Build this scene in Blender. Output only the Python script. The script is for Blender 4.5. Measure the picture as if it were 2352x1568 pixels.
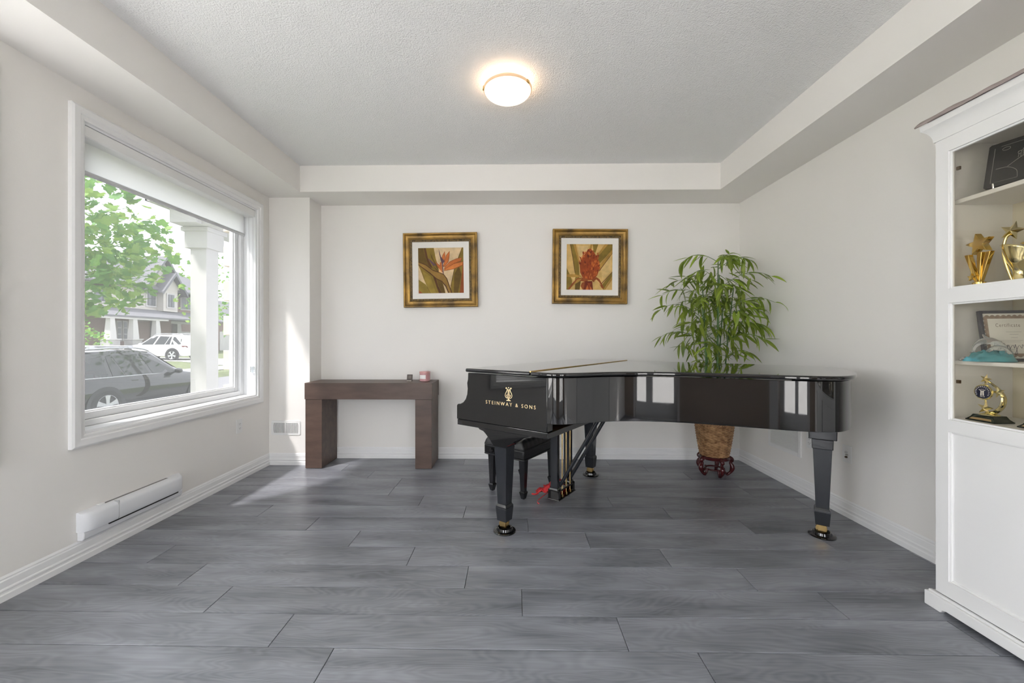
import bpy, bmesh, math, random
from mathutils import Vector, Matrix, Euler, noise
for o in list(bpy.data.objects): bpy.data.objects.remove(o, do_unlink=True)
S = bpy.context.scene
C = S.collection
PI = math.pi
R = math.radians
# ------------------------------------------------------------------ camera, world, sun, exposure
cam_d = bpy.data.cameras.new('camera'); cam = bpy.data.objects.new('camera', cam_d); C.objects.link(cam)
cam_d.sensor_width = 36; cam_d.lens = 915 / 2352 * 36
cam_d.shift_x = 0.0057; cam_d.shift_y = -0.0013
cam_d.clip_start = 0.02; cam_d.clip_end = 300
cam.location = (0, 0, 1.17); cam.rotation_euler = (R(90), 0, R(0.9))
S.camera = cam
S.view_settings.view_transform = 'Standard'; S.view_settings.look = 'None'
S.view_settings.exposure = 1.42; S.view_settings.gamma = 1.0
S.view_settings.use_curve_mapping = False
W = bpy.data.worlds.new('World'); S.world = W; W.use_nodes = True
bg = W.node_tree.nodes['Background']; bg.inputs[0].default_value = (0.935, 0.965, 1.0, 1); bg.inputs[1].default_value = 3.6
sun_d = bpy.data.lights.new('sun', 'SUN'); sun_d.energy = 9.5; sun_d.angle = R(4); sun_d.color = (1, .96, .9)
sun = bpy.data.objects.new('sun', sun_d); C.objects.link(sun)
sun.rotation_euler = Vector((.30, .36, -.68)).to_track_quat('-Z', 'Y').to_euler()
def portal(name, loc, rot, sx, sy):
    d = bpy.data.lights.new(name, 'AREA'); d.shape = 'RECTANGLE'; d.size = sx; d.size_y = sy; d.cycles.is_portal = True
    o = bpy.data.objects.new(name, d); C.objects.link(o); o.location = loc; o.rotation_euler = rot
portal('portal_front', (-2.48, 2.81, 1.5), (0, R(-90), 0), 1.66, 1.45)
portal('portal_side', (-2.48, 1.31, 1.5), (0, R(-90), 0), 1.66, .75)
portal('portal_rear', (-.02, -1.82, 1.2), (R(90), 0, R(0)), 4.2, 2.35)
portal('portal_left', (-2.48, -.70, 1.4), (0, R(-90), 0), 2.0, 1.9)

# ------------------------------------------------------------------ materials
MATS = {}
def _new(name):
    m = bpy.data.materials.new(name); m.use_nodes = True; MATS[name] = m
    return m, m.node_tree, m.node_tree.nodes['Principled BSDF']
def lk(t, a, b): t.links.new(a, b)
def mat(name, col, rough=.5, metal=0., spec=.5, var=0., vscale=6., bump=0., bscale=60., stretch=(1, 1, 1), coat=0., sheen=0., col2=None, trans=0., ior=1.5, detail=4.):
    m, t, p = _new(name)
    p.inputs['Roughness'].default_value = rough; p.inputs['Metallic'].default_value = metal
    p.inputs['Specular IOR Level'].default_value = spec; p.inputs['IOR'].default_value = ior
    p.inputs['Coat Weight'].default_value = coat; p.inputs['Coat Roughness'].default_value = .03
    p.inputs['Transmission Weight'].default_value = trans
    tc = t.nodes.new('ShaderNodeTexCoord'); mp = t.nodes.new('ShaderNodeMapping'); mp.inputs['Scale'].default_value = stretch
    lk(t, tc.outputs['Object'], mp.inputs[0])
    if col2 is None and var > 0: col2 = tuple(max(0, c * (1 - var)) for c in col)
    if col2 is not None:
        n = t.nodes.new('ShaderNodeTexNoise'); n.inputs['Scale'].default_value = vscale; n.inputs['Detail'].default_value = detail
        r = t.nodes.new('ShaderNodeValToRGB'); r.color_ramp.elements[0].position = .35; r.color_ramp.elements[1].position = .68
        r.color_ramp.elements[0].color = (*col2, 1); r.color_ramp.elements[1].color = (*col, 1)
        lk(t, mp.outputs[0], n.inputs['Vector']); lk(t, n.outputs['Fac'], r.inputs[0]); lk(t, r.outputs[0], p.inputs['Base Color'])
    else: p.inputs['Base Color'].default_value = (*col, 1)
    if bump > 0:
        n = t.nodes.new('ShaderNodeTexNoise'); n.inputs['Scale'].default_value = bscale; n.inputs['Detail'].default_value = 3
        b = t.nodes.new('ShaderNodeBump'); b.inputs['Strength'].default_value = bump; b.inputs['Distance'].default_value = .01
        lk(t, mp.outputs[0], n.inputs['Vector']); lk(t, n.outputs['Fac'], b.inputs['Height']); lk(t, b.outputs[0], p.inputs['Normal'])
    return m
def srgb(r, g, b):
    f = lambda c: (c / 255 / 12.92) if c / 255 <= .04045 else ((c / 255 + .055) / 1.055) ** 2.4
    return (f(r), f(g), f(b))
wall_m = mat('wall_paint', (.87, .848, .815), .85, spec=.25, bump=.04, bscale=180)
ceil_m = mat('ceiling_stipple', (.87, .87, .865), .95, spec=.1, bump=.6, bscale=135)
trim_m = mat('trim_white', (.86, .86, .86), .4)
cabw_m = mat('cabinet_white', (.84, .835, .825), .45, var=.02, vscale=2)
vinyl_m = mat('vinyl_white', (.86, .87, .88), .35)
plate_m = mat('plate_white', (.84, .84, .83), .35)
dark_m = mat('slot_dark', (.02, .02, .02), .6)
piano_m = mat('piano_black_lacquer', (.005, .005, .0055), .035, coat=.5, spec=.5, ior=1.5)
pianoleg_m = mat('piano_leg_satin', (.016, .018, .022), .18, spec=.7)
brass_m = mat('brass', (.75, .52, .22), .25, metal=1, var=.25, vscale=20)
goldleaf_m = mat('gold_inlay', (.88, .68, .40), .35, metal=.6)
steel_m = mat('steel', (.6, .6, .6), .25, metal=1)
leather_m = mat('black_leather', (.012, .012, .013), .28, bump=.15, bscale=150)
benchwood_m = mat('bench_black', (.012, .012, .014), .2)
spruce_m = mat('spruce_underside', (.45, .25, .11), .6, var=.3, vscale=4, stretch=(1, 12, 1))
red_m = mat('red_cloth', (.70, .035, .04), .75, var=.3, vscale=18)
redfelt_m = mat('red_felt', (.5, .015, .02), .9)
table_m = mat('espresso_wood', (.115, .072, .055), .42, col2=(.075, .047, .037), vscale=3, stretch=(1.5, 6, 6), bump=.05, bscale=90)
wicker_m = mat('wicker', (.56, .34, .17), .55, col2=(.22, .105, .045), vscale=28)
rosewood_m = mat('rosewood', (.075, .012, .014), .22, var=.4, vscale=10)
bleaf_m = mat('bamboo_leaf', (.29, .35, .05), .40, col2=(.13, .19, .025), vscale=9)
bleaf2_m = mat('bamboo_leaf_bright', (.42, .52, .08), .42, col2=(.23, .33, .04), vscale=9)
bstem_m = mat('bamboo_stem', (.10, .22, .05), .4, var=.4, vscale=12)
soil_m = mat('moss_soil', (.06, .045, .03), .95, bump=.5, bscale=50)
candle_m = mat('pink_glass', (.60, .33, .34), .15, trans=.0)
label_m = mat('label_white', (.85, .83, .82), .6)
goldframe_m = mat('antique_gold', (.50, .29, .065), .34, metal=.5, col2=(.12, .075, .03), vscale=6, bump=.25, bscale=70, stretch=(1, 1, 1))
goldinner_m = mat('antique_gold_bead', (.25, .16, .06), .45, metal=.5, col2=(.08, .06, .035), vscale=60, bump=.6, bscale=140)
liner_m = mat('linen_liner', (.83, .80, .75), .8, bump=.1, bscale=300)
trophy_m = mat('trophy_gold', (.83, .60, .20), .12, metal=1, var=.1)
trophy2_m = mat('trophy_pale_gold', (.86, .76, .42), .12, metal=1)
trophyb_m = mat('trophy_base_black', (.012, .02, .014), .15)
plateg_m = mat('trophy_plate', (.50, .36, .19), .4, metal=.4)
emblem_m = mat('emblem_navy', (.02, .025, .07), .35)
slate_m = mat('slate_black', (.018, .018, .019), .4, var=.3, vscale=5)
chalk_m = mat('engraved_line', (.42, .41, .38), .8)
teal_m = mat('teal_glass', (.10, .36, .42), .12, spec=.7, var=.3, vscale=12)
certf_m = mat('certificate_frame', (.06, .06, .075), .3)
paper_m = mat('certificate_paper', (.80, .79, .74), .7)
certb_m = mat('certificate_border', (.42, .32, .25), .8, var=.3, vscale=60)
ink_m = mat('ink', (.05, .05, .06), .7)
cloth_m = mat('taupe_cloth', (.42, .35, .33), .9, var=.12, vscale=10, bump=.3, bscale=25)
hinge_m = mat('hinge_bronze', (.12, .08, .05), .4, metal=.6)
ext_white_m = mat('exterior_white', (.56, .55, .53), .6)
siding_m = mat('siding_cream', (.60, .57, .51), .7)
brick_m = mat('brick_brown', (.36, .27, .24), .85, col2=(.26, .19, .17), vscale=3, stretch=(3, 3, 12))
stone_m = mat('stone_grey', (.45, .44, .43), .85, var=.25, vscale=3)
quoin_m = mat('quoin_buff', (.72, .62, .52), .8, var=.15, vscale=4)
shingle_m = mat('shingle_grey', (.22, .22, .235), .9, var=.25, vscale=8)
exdark_m = mat('exterior_dark', (.06, .062, .07), .5)
fasc_m = mat('fascia_grey', (.17, .175, .19), .6)
extglass_m = mat('house_glass', (.16, .17, .18), .08, spec=.6)
carblack_m = mat('car_black', (.010, .012, .014), .07, coat=1)
carwhite_m = mat('car_white', (.80, .80, .80), .12, coat=1)
carglass_m = mat('car_glass', (.03, .034, .036), .04, spec=.7)
tyre_m = mat('tyre', (.03, .03, .032), .85)
alloy_m = mat('alloy', (.62, .63, .65), .3, metal=.7)
lamp_red_m = mat('tail_lamp', (.16, .03, .03), .2)
chrome_m = mat('satin_trim', (.55, .56, .58), .25, metal=.9)
lawn_m = mat('lawn_grass', (.21, .25, .12), .95, var=.35, vscale=3, bump=.5, bscale=40)
asphalt_m = mat('asphalt', (.25, .25, .26), .95, var=.12, vscale=5)
concrete_m = mat('concrete', (.55, .54, .52), .9, var=.1, vscale=2)
tleaf_m = mat('maple_leaf', (.19, .40, .08), .6, col2=(.09, .25, .06), vscale=2.2)
tleaf2_m = mat('maple_leaf_light', (.34, .50, .10), .6, col2=(.22, .40, .08), vscale=2.2)
bark_m = mat('bark', (.13, .10, .075), .9, var=.3, vscale=8)
tripod_m = mat('tripod_black', (.02, .02, .02), .4)
door_m = mat('door_white', (.82, .82, .81), .4)
def add_translucency(m, col, fac):
    t = m.node_tree; p = t.nodes['Principled BSDF']; out = t.nodes['Material Output']
    tr = t.nodes.new('ShaderNodeBsdfTranslucent'); tr.inputs[0].default_value = (*col, 1)
    mx = t.nodes.new('ShaderNodeMixShader'); mx.inputs[0].default_value = fac
    lk(t, p.outputs[0], mx.inputs[1]); lk(t, tr.outputs[0], mx.inputs[2]); lk(t, mx.outputs[0], out.inputs[0])
add_translucency(tleaf_m, (.20, .40, .06), .35); add_translucency(tleaf2_m, (.32, .48, .08), .35)
add_translucency(bleaf_m, (.2, .36, .03), .25); add_translucency(bleaf2_m, (.34, .55, .05), .3)
shade_m = mat('shade_fabric', (.82, .82, .82), .9, bump=.15, bscale=60, stretch=(1, .6, 6)); add_translucency(shade_m, (.98, .97, .98), .92)
def glass_mat(name, haze=0., tint=(1, 1, 1)):
    m, t, p = _new(name); out = t.nodes['Material Output']; t.nodes.remove(p)
    tr = t.nodes.new('ShaderNodeBsdfTransparent'); tr.inputs[0].default_value = (*tint, 1)
    gl = t.nodes.new('ShaderNodeBsdfGlossy'); gl.inputs['Roughness'].default_value = 0.01
    lw = t.nodes.new('ShaderNodeLayerWeight'); lw.inputs[0].default_value = .5
    pw = t.nodes.new('ShaderNodeMath'); pw.operation = 'POWER'; pw.inputs[1].default_value = 5.; lk(t, lw.outputs['Facing'], pw.inputs[0])
    fr = t.nodes.new('ShaderNodeMath'); fr.operation = 'MULTIPLY_ADD'; fr.inputs[1].default_value = .6; fr.inputs[2].default_value = .03; lk(t, pw.outputs[0], fr.inputs[0])
    mx = t.nodes.new('ShaderNodeMixShader'); lk(t, fr.outputs[0], mx.inputs[0]); lk(t, tr.outputs[0], mx.inputs[1]); lk(t, gl.outputs[0], mx.inputs[2])
    last = mx
    if haze > 0:
        tl = t.nodes.new('ShaderNodeBsdfTranslucent'); tl.inputs[0].default_value = (.95, .97, 1, 1)
        m2 = t.nodes.new('ShaderNodeMixShader'); m2.inputs[0].default_value = haze
        lk(t, mx.outputs[0], m2.inputs[1]); lk(t, tl.outputs[0], m2.inputs[2]); last = m2
    lk(t, last.outputs[0], out.inputs[0]); return m
pane_m = glass_mat('dusty_pane', .024, (.43, .43, .44))  # milky haze imitates glare on the glass; dark tint dims the bright outdoors
cabpane_m = glass_mat('cabinet_pane', 0, (.96, .945, .91))  # warm tint stands in for brown reflections in the cabinet glass
clear_m = glass_mat('clear_pane', 0, (.98, .975, .98))
crystal_m = mat('crystal', (.92, .96, .98), .05, trans=.85, ior=1.3)
def emis(name, col, st, base=(.8, .7, .6)):
    m, t, p = _new(name); p.inputs['Base Color'].default_value = (*base, 1)
    p.inputs['Emission Color'].default_value = (*col, 1); p.inputs['Emission Strength'].default_value = st; return m
dome_m = emis('lamp_glass_lit', (1, .86, .66), .75); rimglass_m = emis('lamp_glass_rim', (1, .66, .40), .22, (.35, .24, .15))
def plank_material():
    m, t, p = _new('floor_laminate_grey'); N = t.nodes.new
    tc = N('ShaderNodeTexCoord'); oi = N('ShaderNodeObjectInfo')
    cb = N('ShaderNodeCombineXYZ'); mu = N('ShaderNodeMath'); mu.operation = 'MULTIPLY'; mu.inputs[1].default_value = 37.
    lk(t, oi.outputs['Random'], mu.inputs[0]); lk(t, mu.outputs[0], cb.inputs[0]); lk(t, mu.outputs[0], cb.inputs[2])
    ad = N('ShaderNodeVectorMath'); ad.operation = 'ADD'; lk(t, tc.outputs['Object'], ad.inputs[0]); lk(t, cb.outputs[0], ad.inputs[1])
    mp = N('ShaderNodeMapping'); mp.inputs['Scale'].default_value = (.9, 4.2, 1); lk(t, ad.outputs[0], mp.inputs[0])
    n1 = N('ShaderNodeTexNoise'); n1.inputs['Scale'].default_value = 1.6; n1.inputs['Detail'].default_value = 2; n1.inputs['Distortion'].default_value = .4
    lk(t, mp.outputs[0], n1.inputs['Vector'])
    m1 = N('ShaderNodeMath'); m1.operation = 'MULTIPLY'; m1.inputs[1].default_value = 140; lk(t, n1.outputs['Fac'], m1.inputs[0])
    sn = N('ShaderNodeMath'); sn.operation = 'SINE'; lk(t, m1.outputs[0], sn.inputs[0])
    mp2 = N('ShaderNodeMapping'); mp2.inputs['Scale'].default_value = (3, 90, 1); lk(t, ad.outputs[0], mp2.inputs[0])
    n2 = N('ShaderNodeTexNoise'); n2.inputs['Scale'].default_value = 1.5; n2.inputs['Detail'].default_value = 4; lk(t, mp2.outputs[0], n2.inputs['Vector'])
    mp3 = N('ShaderNodeMapping'); mp3.inputs['Scale'].default_value = (1.1, 5, 1); lk(t, ad.outputs[0], mp3.inputs[0])
    n3 = N('ShaderNodeTexNoise'); n3.inputs['Scale'].default_value = 1.7; n3.inputs['Detail'].default_value = 3; lk(t, mp3.outputs[0], n3.inputs['Vector'])
    def madd(a, k, b):
        x = N('ShaderNodeMath'); x.operation = 'MULTIPLY_ADD'; x.inputs[1].default_value = k; lk(t, a, x.inputs[0])
        if hasattr(b, 'links'): lk(t, b, x.inputs[2])
        else: x.inputs[2].default_value = b
        return x.outputs[0]
    v = madd(sn.outputs[0], .04, -.14); v = madd(n2.outputs['Fac'], .30, v); v = madd(n3.outputs['Fac'], .85, v); v = madd(oi.outputs['Random'], .12, v)
    r = N('ShaderNodeValToRGB'); e = r.color_ramp.elements
    e[0].position = .22; e[0].color = (.10, .105, .121, 1); e[1].position = .82; e[1].color = (.345, .357, .395, 1)
    lk(t, v, r.inputs[0]); lk(t, r.outputs[0], p.inputs['Base Color'])
    p.inputs['Roughness'].default_value = .31; p.inputs['Specular IOR Level'].default_value = .5
    b = N('ShaderNodeBump'); b.inputs['Strength'].default_value = .08; b.inputs['Distance'].default_value = .002
    lk(t, n2.outputs['Fac'], b.inputs['Height']); lk(t, b.outputs[0], p.inputs['Normal'])
    return m
plank_m = plank_material()

# ------------------------------------------------------------------ mesh helpers
class MB:
    def __init__(s): s.v = []; s.f = []; s.m = []
    def _add(s, vs, fs, mi=0, M=None):
        k = len(s.v)
        s.v += [tuple(M @ Vector(v)) if M is not None else tuple(v) for v in vs]
        s.f += [tuple(i + k for i in f) for f in fs]; s.m += [mi] * len(fs); return s
    def box(s, x0, x1, y0, y1, z0, z1, mi=0, M=None):
        v = [(x, y, z) for z in (z0, z1) for y in (y0, y1) for x in (x0, x1)]
        return s._add(v, [(0, 2, 3, 1), (4, 5, 7, 6), (0, 1, 5, 4), (2, 6, 7, 3), (0, 4, 6, 2), (1, 3, 7, 5)], mi, M)
    def frustum(s, z0, a0, b0, z1, a1, b1, mi=0, M=None, c=(0, 0)):
        v = [(c[0] + sx * a, c[1] + sy * b, z) for z, a, b in ((z0, a0, b0), (z1, a1, b1)) for sx, sy in ((-1, -1), (1, -1), (1, 1), (-1, 1))]
        return s._add(v, [(3, 2, 1, 0), (4, 5, 6, 7)] + [(i, (i + 1) % 4, 4 + (i + 1) % 4, 4 + i) for i in range(4)], mi, M)
    def prism(s, pts, h0, h1, axis='z', mi=0, M=None, cap=True):
        """polygon pts (2D) extruded between h0 and h1 along axis"""
        n = len(pts)
        def mk(p, h): return {'z': (p[0], p[1], h), 'x': (h, p[0], p[1]), 'y': (p[0], h, p[1])}[axis]
        v = [mk(p, h0) for p in pts] + [mk(p, h1) for p in pts]
        fs = [(i, (i + 1) % n, n + (i + 1) % n, n + i) for i in range(n)]
        if cap: fs += [tuple(range(n - 1, -1, -1)), tuple(range(n, 2 * n))]
        return s._add(v, fs, mi, M)
    def lathe(s, prof, n=24, mi=0, M=None, capb=True, capt=True):
        v = []; fs = []
        for r, z in prof:
            for i in range(n): a = 2 * PI * i / n; v.append((r * math.cos(a), r * math.sin(a), z))
        for j in range(len(prof) - 1):
            for i in range(n): fs.append((j * n + i, j * n + (i + 1) % n, (j + 1) * n + (i + 1) % n, (j + 1) * n + i))
        if capb: fs.append(tuple(range(n - 1, -1, -1)))
        if capt: k = (len(prof) - 1) * n; fs.append(tuple(range(k, k + n)))
        return s._add(v, fs, mi, M)
    def tube(s, path, rad, n=8, mi=0, M=None, closed=False, cap=True, flat=1.0):
        P = [Vector(p) for p in path]; L = len(P); v = []; fs = []
        rr = rad if isinstance(rad, (list, tuple)) else [rad] * L
        up = None
        for i in range(L):
            if closed: d = P[(i + 1) % L] - P[i - 1]
            else: d = P[min(i + 1, L - 1)] - P[max(i - 1, 0)]
            d = d.normalized() if d.length > 1e-9 else Vector((0, 0, 1))
            if up is None:
                up = Vector((0, 0, 1)) if abs(d.z) < .9 else Vector((1, 0, 0))
            a = (up - d * up.dot(d)); a = a.normalized() if a.length > 1e-6 else d.orthogonal().normalized()
            up = a; b = d.cross(a)
            for k in range(n):
                t = 2 * PI * k / n; v.append(P[i] + (a * math.cos(t) * flat + b * math.sin(t)) * rr[i])
        for j in range(L if closed else L - 1):
            for k in range(n):
                fs.append((j * n + k, j * n + (k + 1) % n, ((j + 1) % L) * n + (k + 1) % n, ((j + 1) % L) * n + k))
        if cap and not closed: fs += [tuple(range(n - 1, -1, -1)), tuple(range((L - 1) * n, L * n))]
        return s._add(v, fs, mi, M)
    def grid(s, fn, nu, nv, mi=0, M=None, wrapu=False):
        v = [fn(i / (nu if wrapu else nu - 1), j / (nv - 1)) for j in range(nv) for i in range(nu)]; fs = []
        for j in range(nv - 1):
            for i in range(nu if wrapu else nu - 1):
                fs.append((j * nu + i, j * nu + (i + 1) % nu, (j + 1) * nu + (i + 1) % nu, (j + 1) * nu + i))
        return s._add(v, fs, mi, M)
    def quad(s, a, b, c, d, mi=0, M=None): return s._add([a, b, c, d], [(0, 1, 2, 3)], mi, M)
    def poly(s, pts, mi=0, M=None): return s._add(pts, [tuple(range(len(pts)))], mi, M)
    def mesh(s, name, mats, smooth=None):
        me = bpy.data.meshes.new(name); me.from_pydata(s.v, [], s.f)
        for m in (mats if isinstance(mats, (list, tuple)) else [mats]): me.materials.append(m)
        for p, i in zip(me.polygons, s.m): p.material_index = i
        bm = bmesh.new(); bm.from_mesh(me); bmesh.ops.recalc_face_normals(bm, faces=bm.faces); bm.to_mesh(me); bm.free()
        if smooth is not None:
            for p in me.polygons: p.use_smooth = True
            me.set_sharp_from_angle(angle=R(smooth))
        me.update(); return me
    def build(s, name, mats, parent=None, smooth=None, bevel=0, segs=2, world=False):
        if world and parent is not None:
            inv = PM[parent.name].inverted(); s.v = [tuple(inv @ Vector(v)) for v in s.v]
        return link(name, s.mesh(name, mats, smooth), parent, bevel, segs)
PM = {}
def link(name, me, parent=None, bevel=0, segs=2):
    o = bpy.data.objects.new(name, me); C.objects.link(o)
    if parent is not None: o.parent = parent
    if bevel > 0:
        b = o.modifiers.new('bevel', 'BEVEL'); b.width = bevel; b.segments = segs; b.limit_method = 'ANGLE'; b.angle_limit = R(35)
        b.harden_normals = False
    return o
def tag(o, label=None, cat=None, group=None, kind=None):
    if label: o['label'] = label
    if cat: o['category'] = cat
    if group: o['group'] = group
    if kind: o['kind'] = kind
    return o
def thing(name, label, cat, loc=(0, 0, 0), rz=0., group=None, kind=None):
    o = bpy.data.objects.new(name, None); C.objects.link(o); o.empty_display_size = .1
    o.location = loc; o.rotation_euler = (0, 0, rz)
    PM[o.name] = Matrix.Translation(Vector(loc)) @ Matrix.Rotation(rz, 4, 'Z')
    return tag(o, label, cat, group, kind)
def struct(o, label, cat=None): return tag(o, label, cat, kind='structure')
def copy_tree(o, parent=None):
    c = o.copy(); C.objects.link(c); c.parent = parent
    for ch in [x for x in o.children]: copy_tree(ch, c)
    return c
def T(x=0, y=0, z=0): return Matrix.Translation((x, y, z))
def RX(a): return Matrix.Rotation(a, 4, 'X')
def RY(a): return Matrix.Rotation(a, 4, 'Y')
def RZ(a): return Matrix.Rotation(a, 4, 'Z')
def smoothpath(pts, n=8, closed=False):
    out = []; L = len(pts); P = [Vector(p) for p in pts]
    for i in range(L if closed else L - 1):
        g = (lambda k: P[k % L]) if closed else (lambda k: P[max(0, min(L - 1, k))])
        a, b, c, d = g(i - 1), g(i), g(i + 1), g(i + 2)
        for j in range(n):
            t = j / n
            out.append(.5 * ((2 * b) + (c - a) * t + (2 * a - 5 * b + 4 * c - d) * t * t + (3 * b - a - 3 * c + d) * t ** 3))
    if not closed: out.append(P[-1])
    return out
def split_islands(name, me, m, parent):
    bm = bmesh.new(); bm.from_mesh(me); bmesh.ops.remove_doubles(bm, verts=bm.verts, dist=1e-6); seen = set(); k_ = 0
    for v0 in list(bm.verts):
        if v0 in seen: continue
        st = [v0]; isl = []; seen.add(v0)
        while st:
            v = st.pop(); isl.append(v)
            for e in v.link_edges:
                w = e.other_vert(v)
                if w not in seen: seen.add(w); st.append(w)
        ix = {v: i for i, v in enumerate(isl)}
        fs = [tuple(ix[v] for v in f.verts) for f in bm.faces if f.verts[0] in ix]
        n_ = bpy.data.meshes.new(name); n_.from_pydata([tuple(v.co) for v in isl], [], fs); n_.materials.append(m); link(name, n_, parent)
    bm.free()
def text(name, body, size, m, parent, M, extrude=.0006, spacing=1., align='CENTER', split=False):
    cu = bpy.data.curves.new(name, 'FONT'); cu.body = body; cu.size = size; cu.extrude = extrude
    cu.space_character = spacing; cu.align_x = align; cu.align_y = 'BOTTOM_BASELINE'; cu.resolution_u = 4
    tmp = bpy.data.objects.new(name, cu); C.objects.link(tmp)
    me = bpy.data.meshes.new_from_object(tmp); bpy.data.objects.remove(tmp, do_unlink=True)
    if split:
        me.transform(M); return split_islands(name, me, m, parent)
    me.name = name; me.materials.clear(); me.materials.append(m); me.transform(M)
    return link(name, me, parent)

# ------------------------------------------------------------------ room shell
XL, XR, YB, YJ, YR, ZC, ZS = -2.29, 2.225, 3.94, 3.715, -1.7, 2.745, 2.51
XJ = -1.905; BXL, BXR, BY = -1.92, 1.85, 3.57; XO = -2.50
W1 = (2.085, 3.53, .672, 2.337); W2 = (.96, 1.66, .672, 2.337); W3 = (-1.65, .25, .40, 2.40)
def wall_with_holes(axis, a0, a1, holes, t0, t1, z0, z1):
    """vertical wall running along axis ('x'/'y') from a0..a1, thickness t0..t1, holes (b0,b1,z0,z1)"""
    m = MB(); hs = sorted(holes); cur = a0
    def bx(p, q, r, s_):
        if axis == 'y': m.box(t0, t1, p, q, r, s_)
        else: m.box(p, q, t0, t1, r, s_)
    for b0, b1, c0, c1 in hs:
        bx(cur, b0, z0, z1); bx(b0, b1, z0, c0) if c0 > z0 else None; bx(b0, b1, c1, z1); cur = b1
    bx(cur, a1, z0, z1); return m
struct(wall_with_holes('y', YR, YJ, [W3, W2, W1], XO, XL, 0, 2.8).build('wall_left', wall_m), 'off-white painted wall holding the large window')
struct(MB().box(XR, XR + .15, YR, YB + .15, 0, 2.8).build('wall_right', wall_m), 'plain off-white wall beyond the piano tail')
struct(MB().box(XO, XR + .15, YB, YB + .2, 0, 2.8).build('wall_back', wall_m), 'off-white wall with the two framed paintings')
struct(MB().box(XO, XJ, YJ, YB, 0, 2.8).build('wall_corner', wall_m), 'shallow wall projection in the corner beside the window')
RH = [(-1.9, -.6, .0, 2.15), (.5, 1.7, .0, 2.15)]
struct(wall_with_holes('x', XO, XR + .15, RH, YR - .15, YR, 0, 2.8).build('wall_rear', mat('rear_wall_brown', (.42, .33, .26), .6)), 'wall with glazed doors behind the viewer')
ce = struct(MB().box(XO, XR + .15, YR - .15, YB + .2, ZC, ZC + .1).build('ceiling', ceil_m), 'white stippled ceiling with a round lamp')
def bulk(name, label, *b):
    struct(MB().box(*b).build(name, wall_m), label)
bulk('trim_1', 'off-white boxed bulkhead above the large window', XL, BXL, YR, YB, ZS, ZC)
bulk('trim_2', 'off-white boxed bulkhead above the paintings', BXL, BXR, BY, YB, ZS, ZC)
bulk('trim_3', 'off-white boxed bulkhead above the display cabinet', BXR, XR, YR, YB, ZS, ZC)
# floor with single planks
fl = MB().box(XO, XR + .15, YR - .15, YB + .2, -.12, -.012).build('floor', dark_m)
struct(fl, 'dark grey wood-look plank floor')
PW, PL = .1855, 1.372
jt = {0: -.678, 1: -.933, 2: -1.329, 3: -1.598, 4: -.55, 5: -.931, 6: -1.274, 7: -.325, 8: -.664, 9: -.937}
k = -18
while True:
    y1 = 1.506 + PW * k; y0 = y1 - PW
    if y0 > YB: break
    off = jt.get(k, -.678 - .30 * k)
    x = off - PL * math.ceil((off - XL) / PL)
    while x < XR:
        x0, x1 = max(x, XL - .03), min(x + PL, XR + .03); a, b = max(y0, YR), min(y1, YB)
        x += PL
        if x1 - x0 < .02 or b - a < .01: continue
        g, c = .0012, .0016; cx, cy = (x0 + x1) / 2, (a + b) / 2; hx, hy = (x1 - x0) / 2 - g, (b - a) / 2 - g
        m = MB(); v = []
        for zz, d in ((-.011, 0), (-.0012, 0), (0, c)):
            v += [(-hx + d, -hy + d, zz), (hx - d, -hy + d, zz), (hx - d, hy - d, zz), (-hx + d, hy - d, zz)]
        m._add(v, [(8, 9, 10, 11)] + [(r * 4 + i, r * 4 + (i + 1) % 4, r * 4 + 4 + (i + 1) % 4, r * 4 + 4 + i) for r in (0, 1) for i in range(4)])
        o = m.build('plank', plank_m, fl); o.location = (cx, cy, 0)
    k += 1
# baseboards
BP = [(0, 0), (.016, 0), (.016, .028), (.012, .034), (.012, .042), (.014, .046), (.014, .052), (.010, .058), (.009, .088), (.006, .094), (.006, .100), (0, .110)]
def baseboard(name, label, p0, p1, inward):
    d = Vector((p1[0] - p0[0], p1[1] - p0[1], 0)); L = d.length; ang = math.atan2(d.y, d.x)
    side = 1 if Vector((-d.y, d.x, 0)).dot(Vector((*inward, 0))) > 0 else -1
    M = T(p0[0], p0[1], 0) @ RZ(ang)
    struct(MB().prism([(side * a, b) for a, b in BP], 0, L, 'x', M=M).build(name, trim_m), label)
baseboard('baseboard_left', 'white ridged baseboard below the window wall heater', (XL, YR), (XL, YJ), (1, 0))
baseboard('baseboard_corner', 'white ridged baseboard under the small wall register', (XL, YJ), (XJ, YJ), (0, -1))
baseboard('baseboard_jog', 'short white baseboard hidden behind the console table', (XJ, YJ - .016), (XJ, YB), (1, 0))
baseboard('baseboard_back', 'white ridged baseboard under the paintings', (XJ, YB), (XR, YB), (0, -1))
baseboard('baseboard_right', 'white ridged baseboard below the return air grille', (XR, YB), (XR, YR), (-1, 0))

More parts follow.
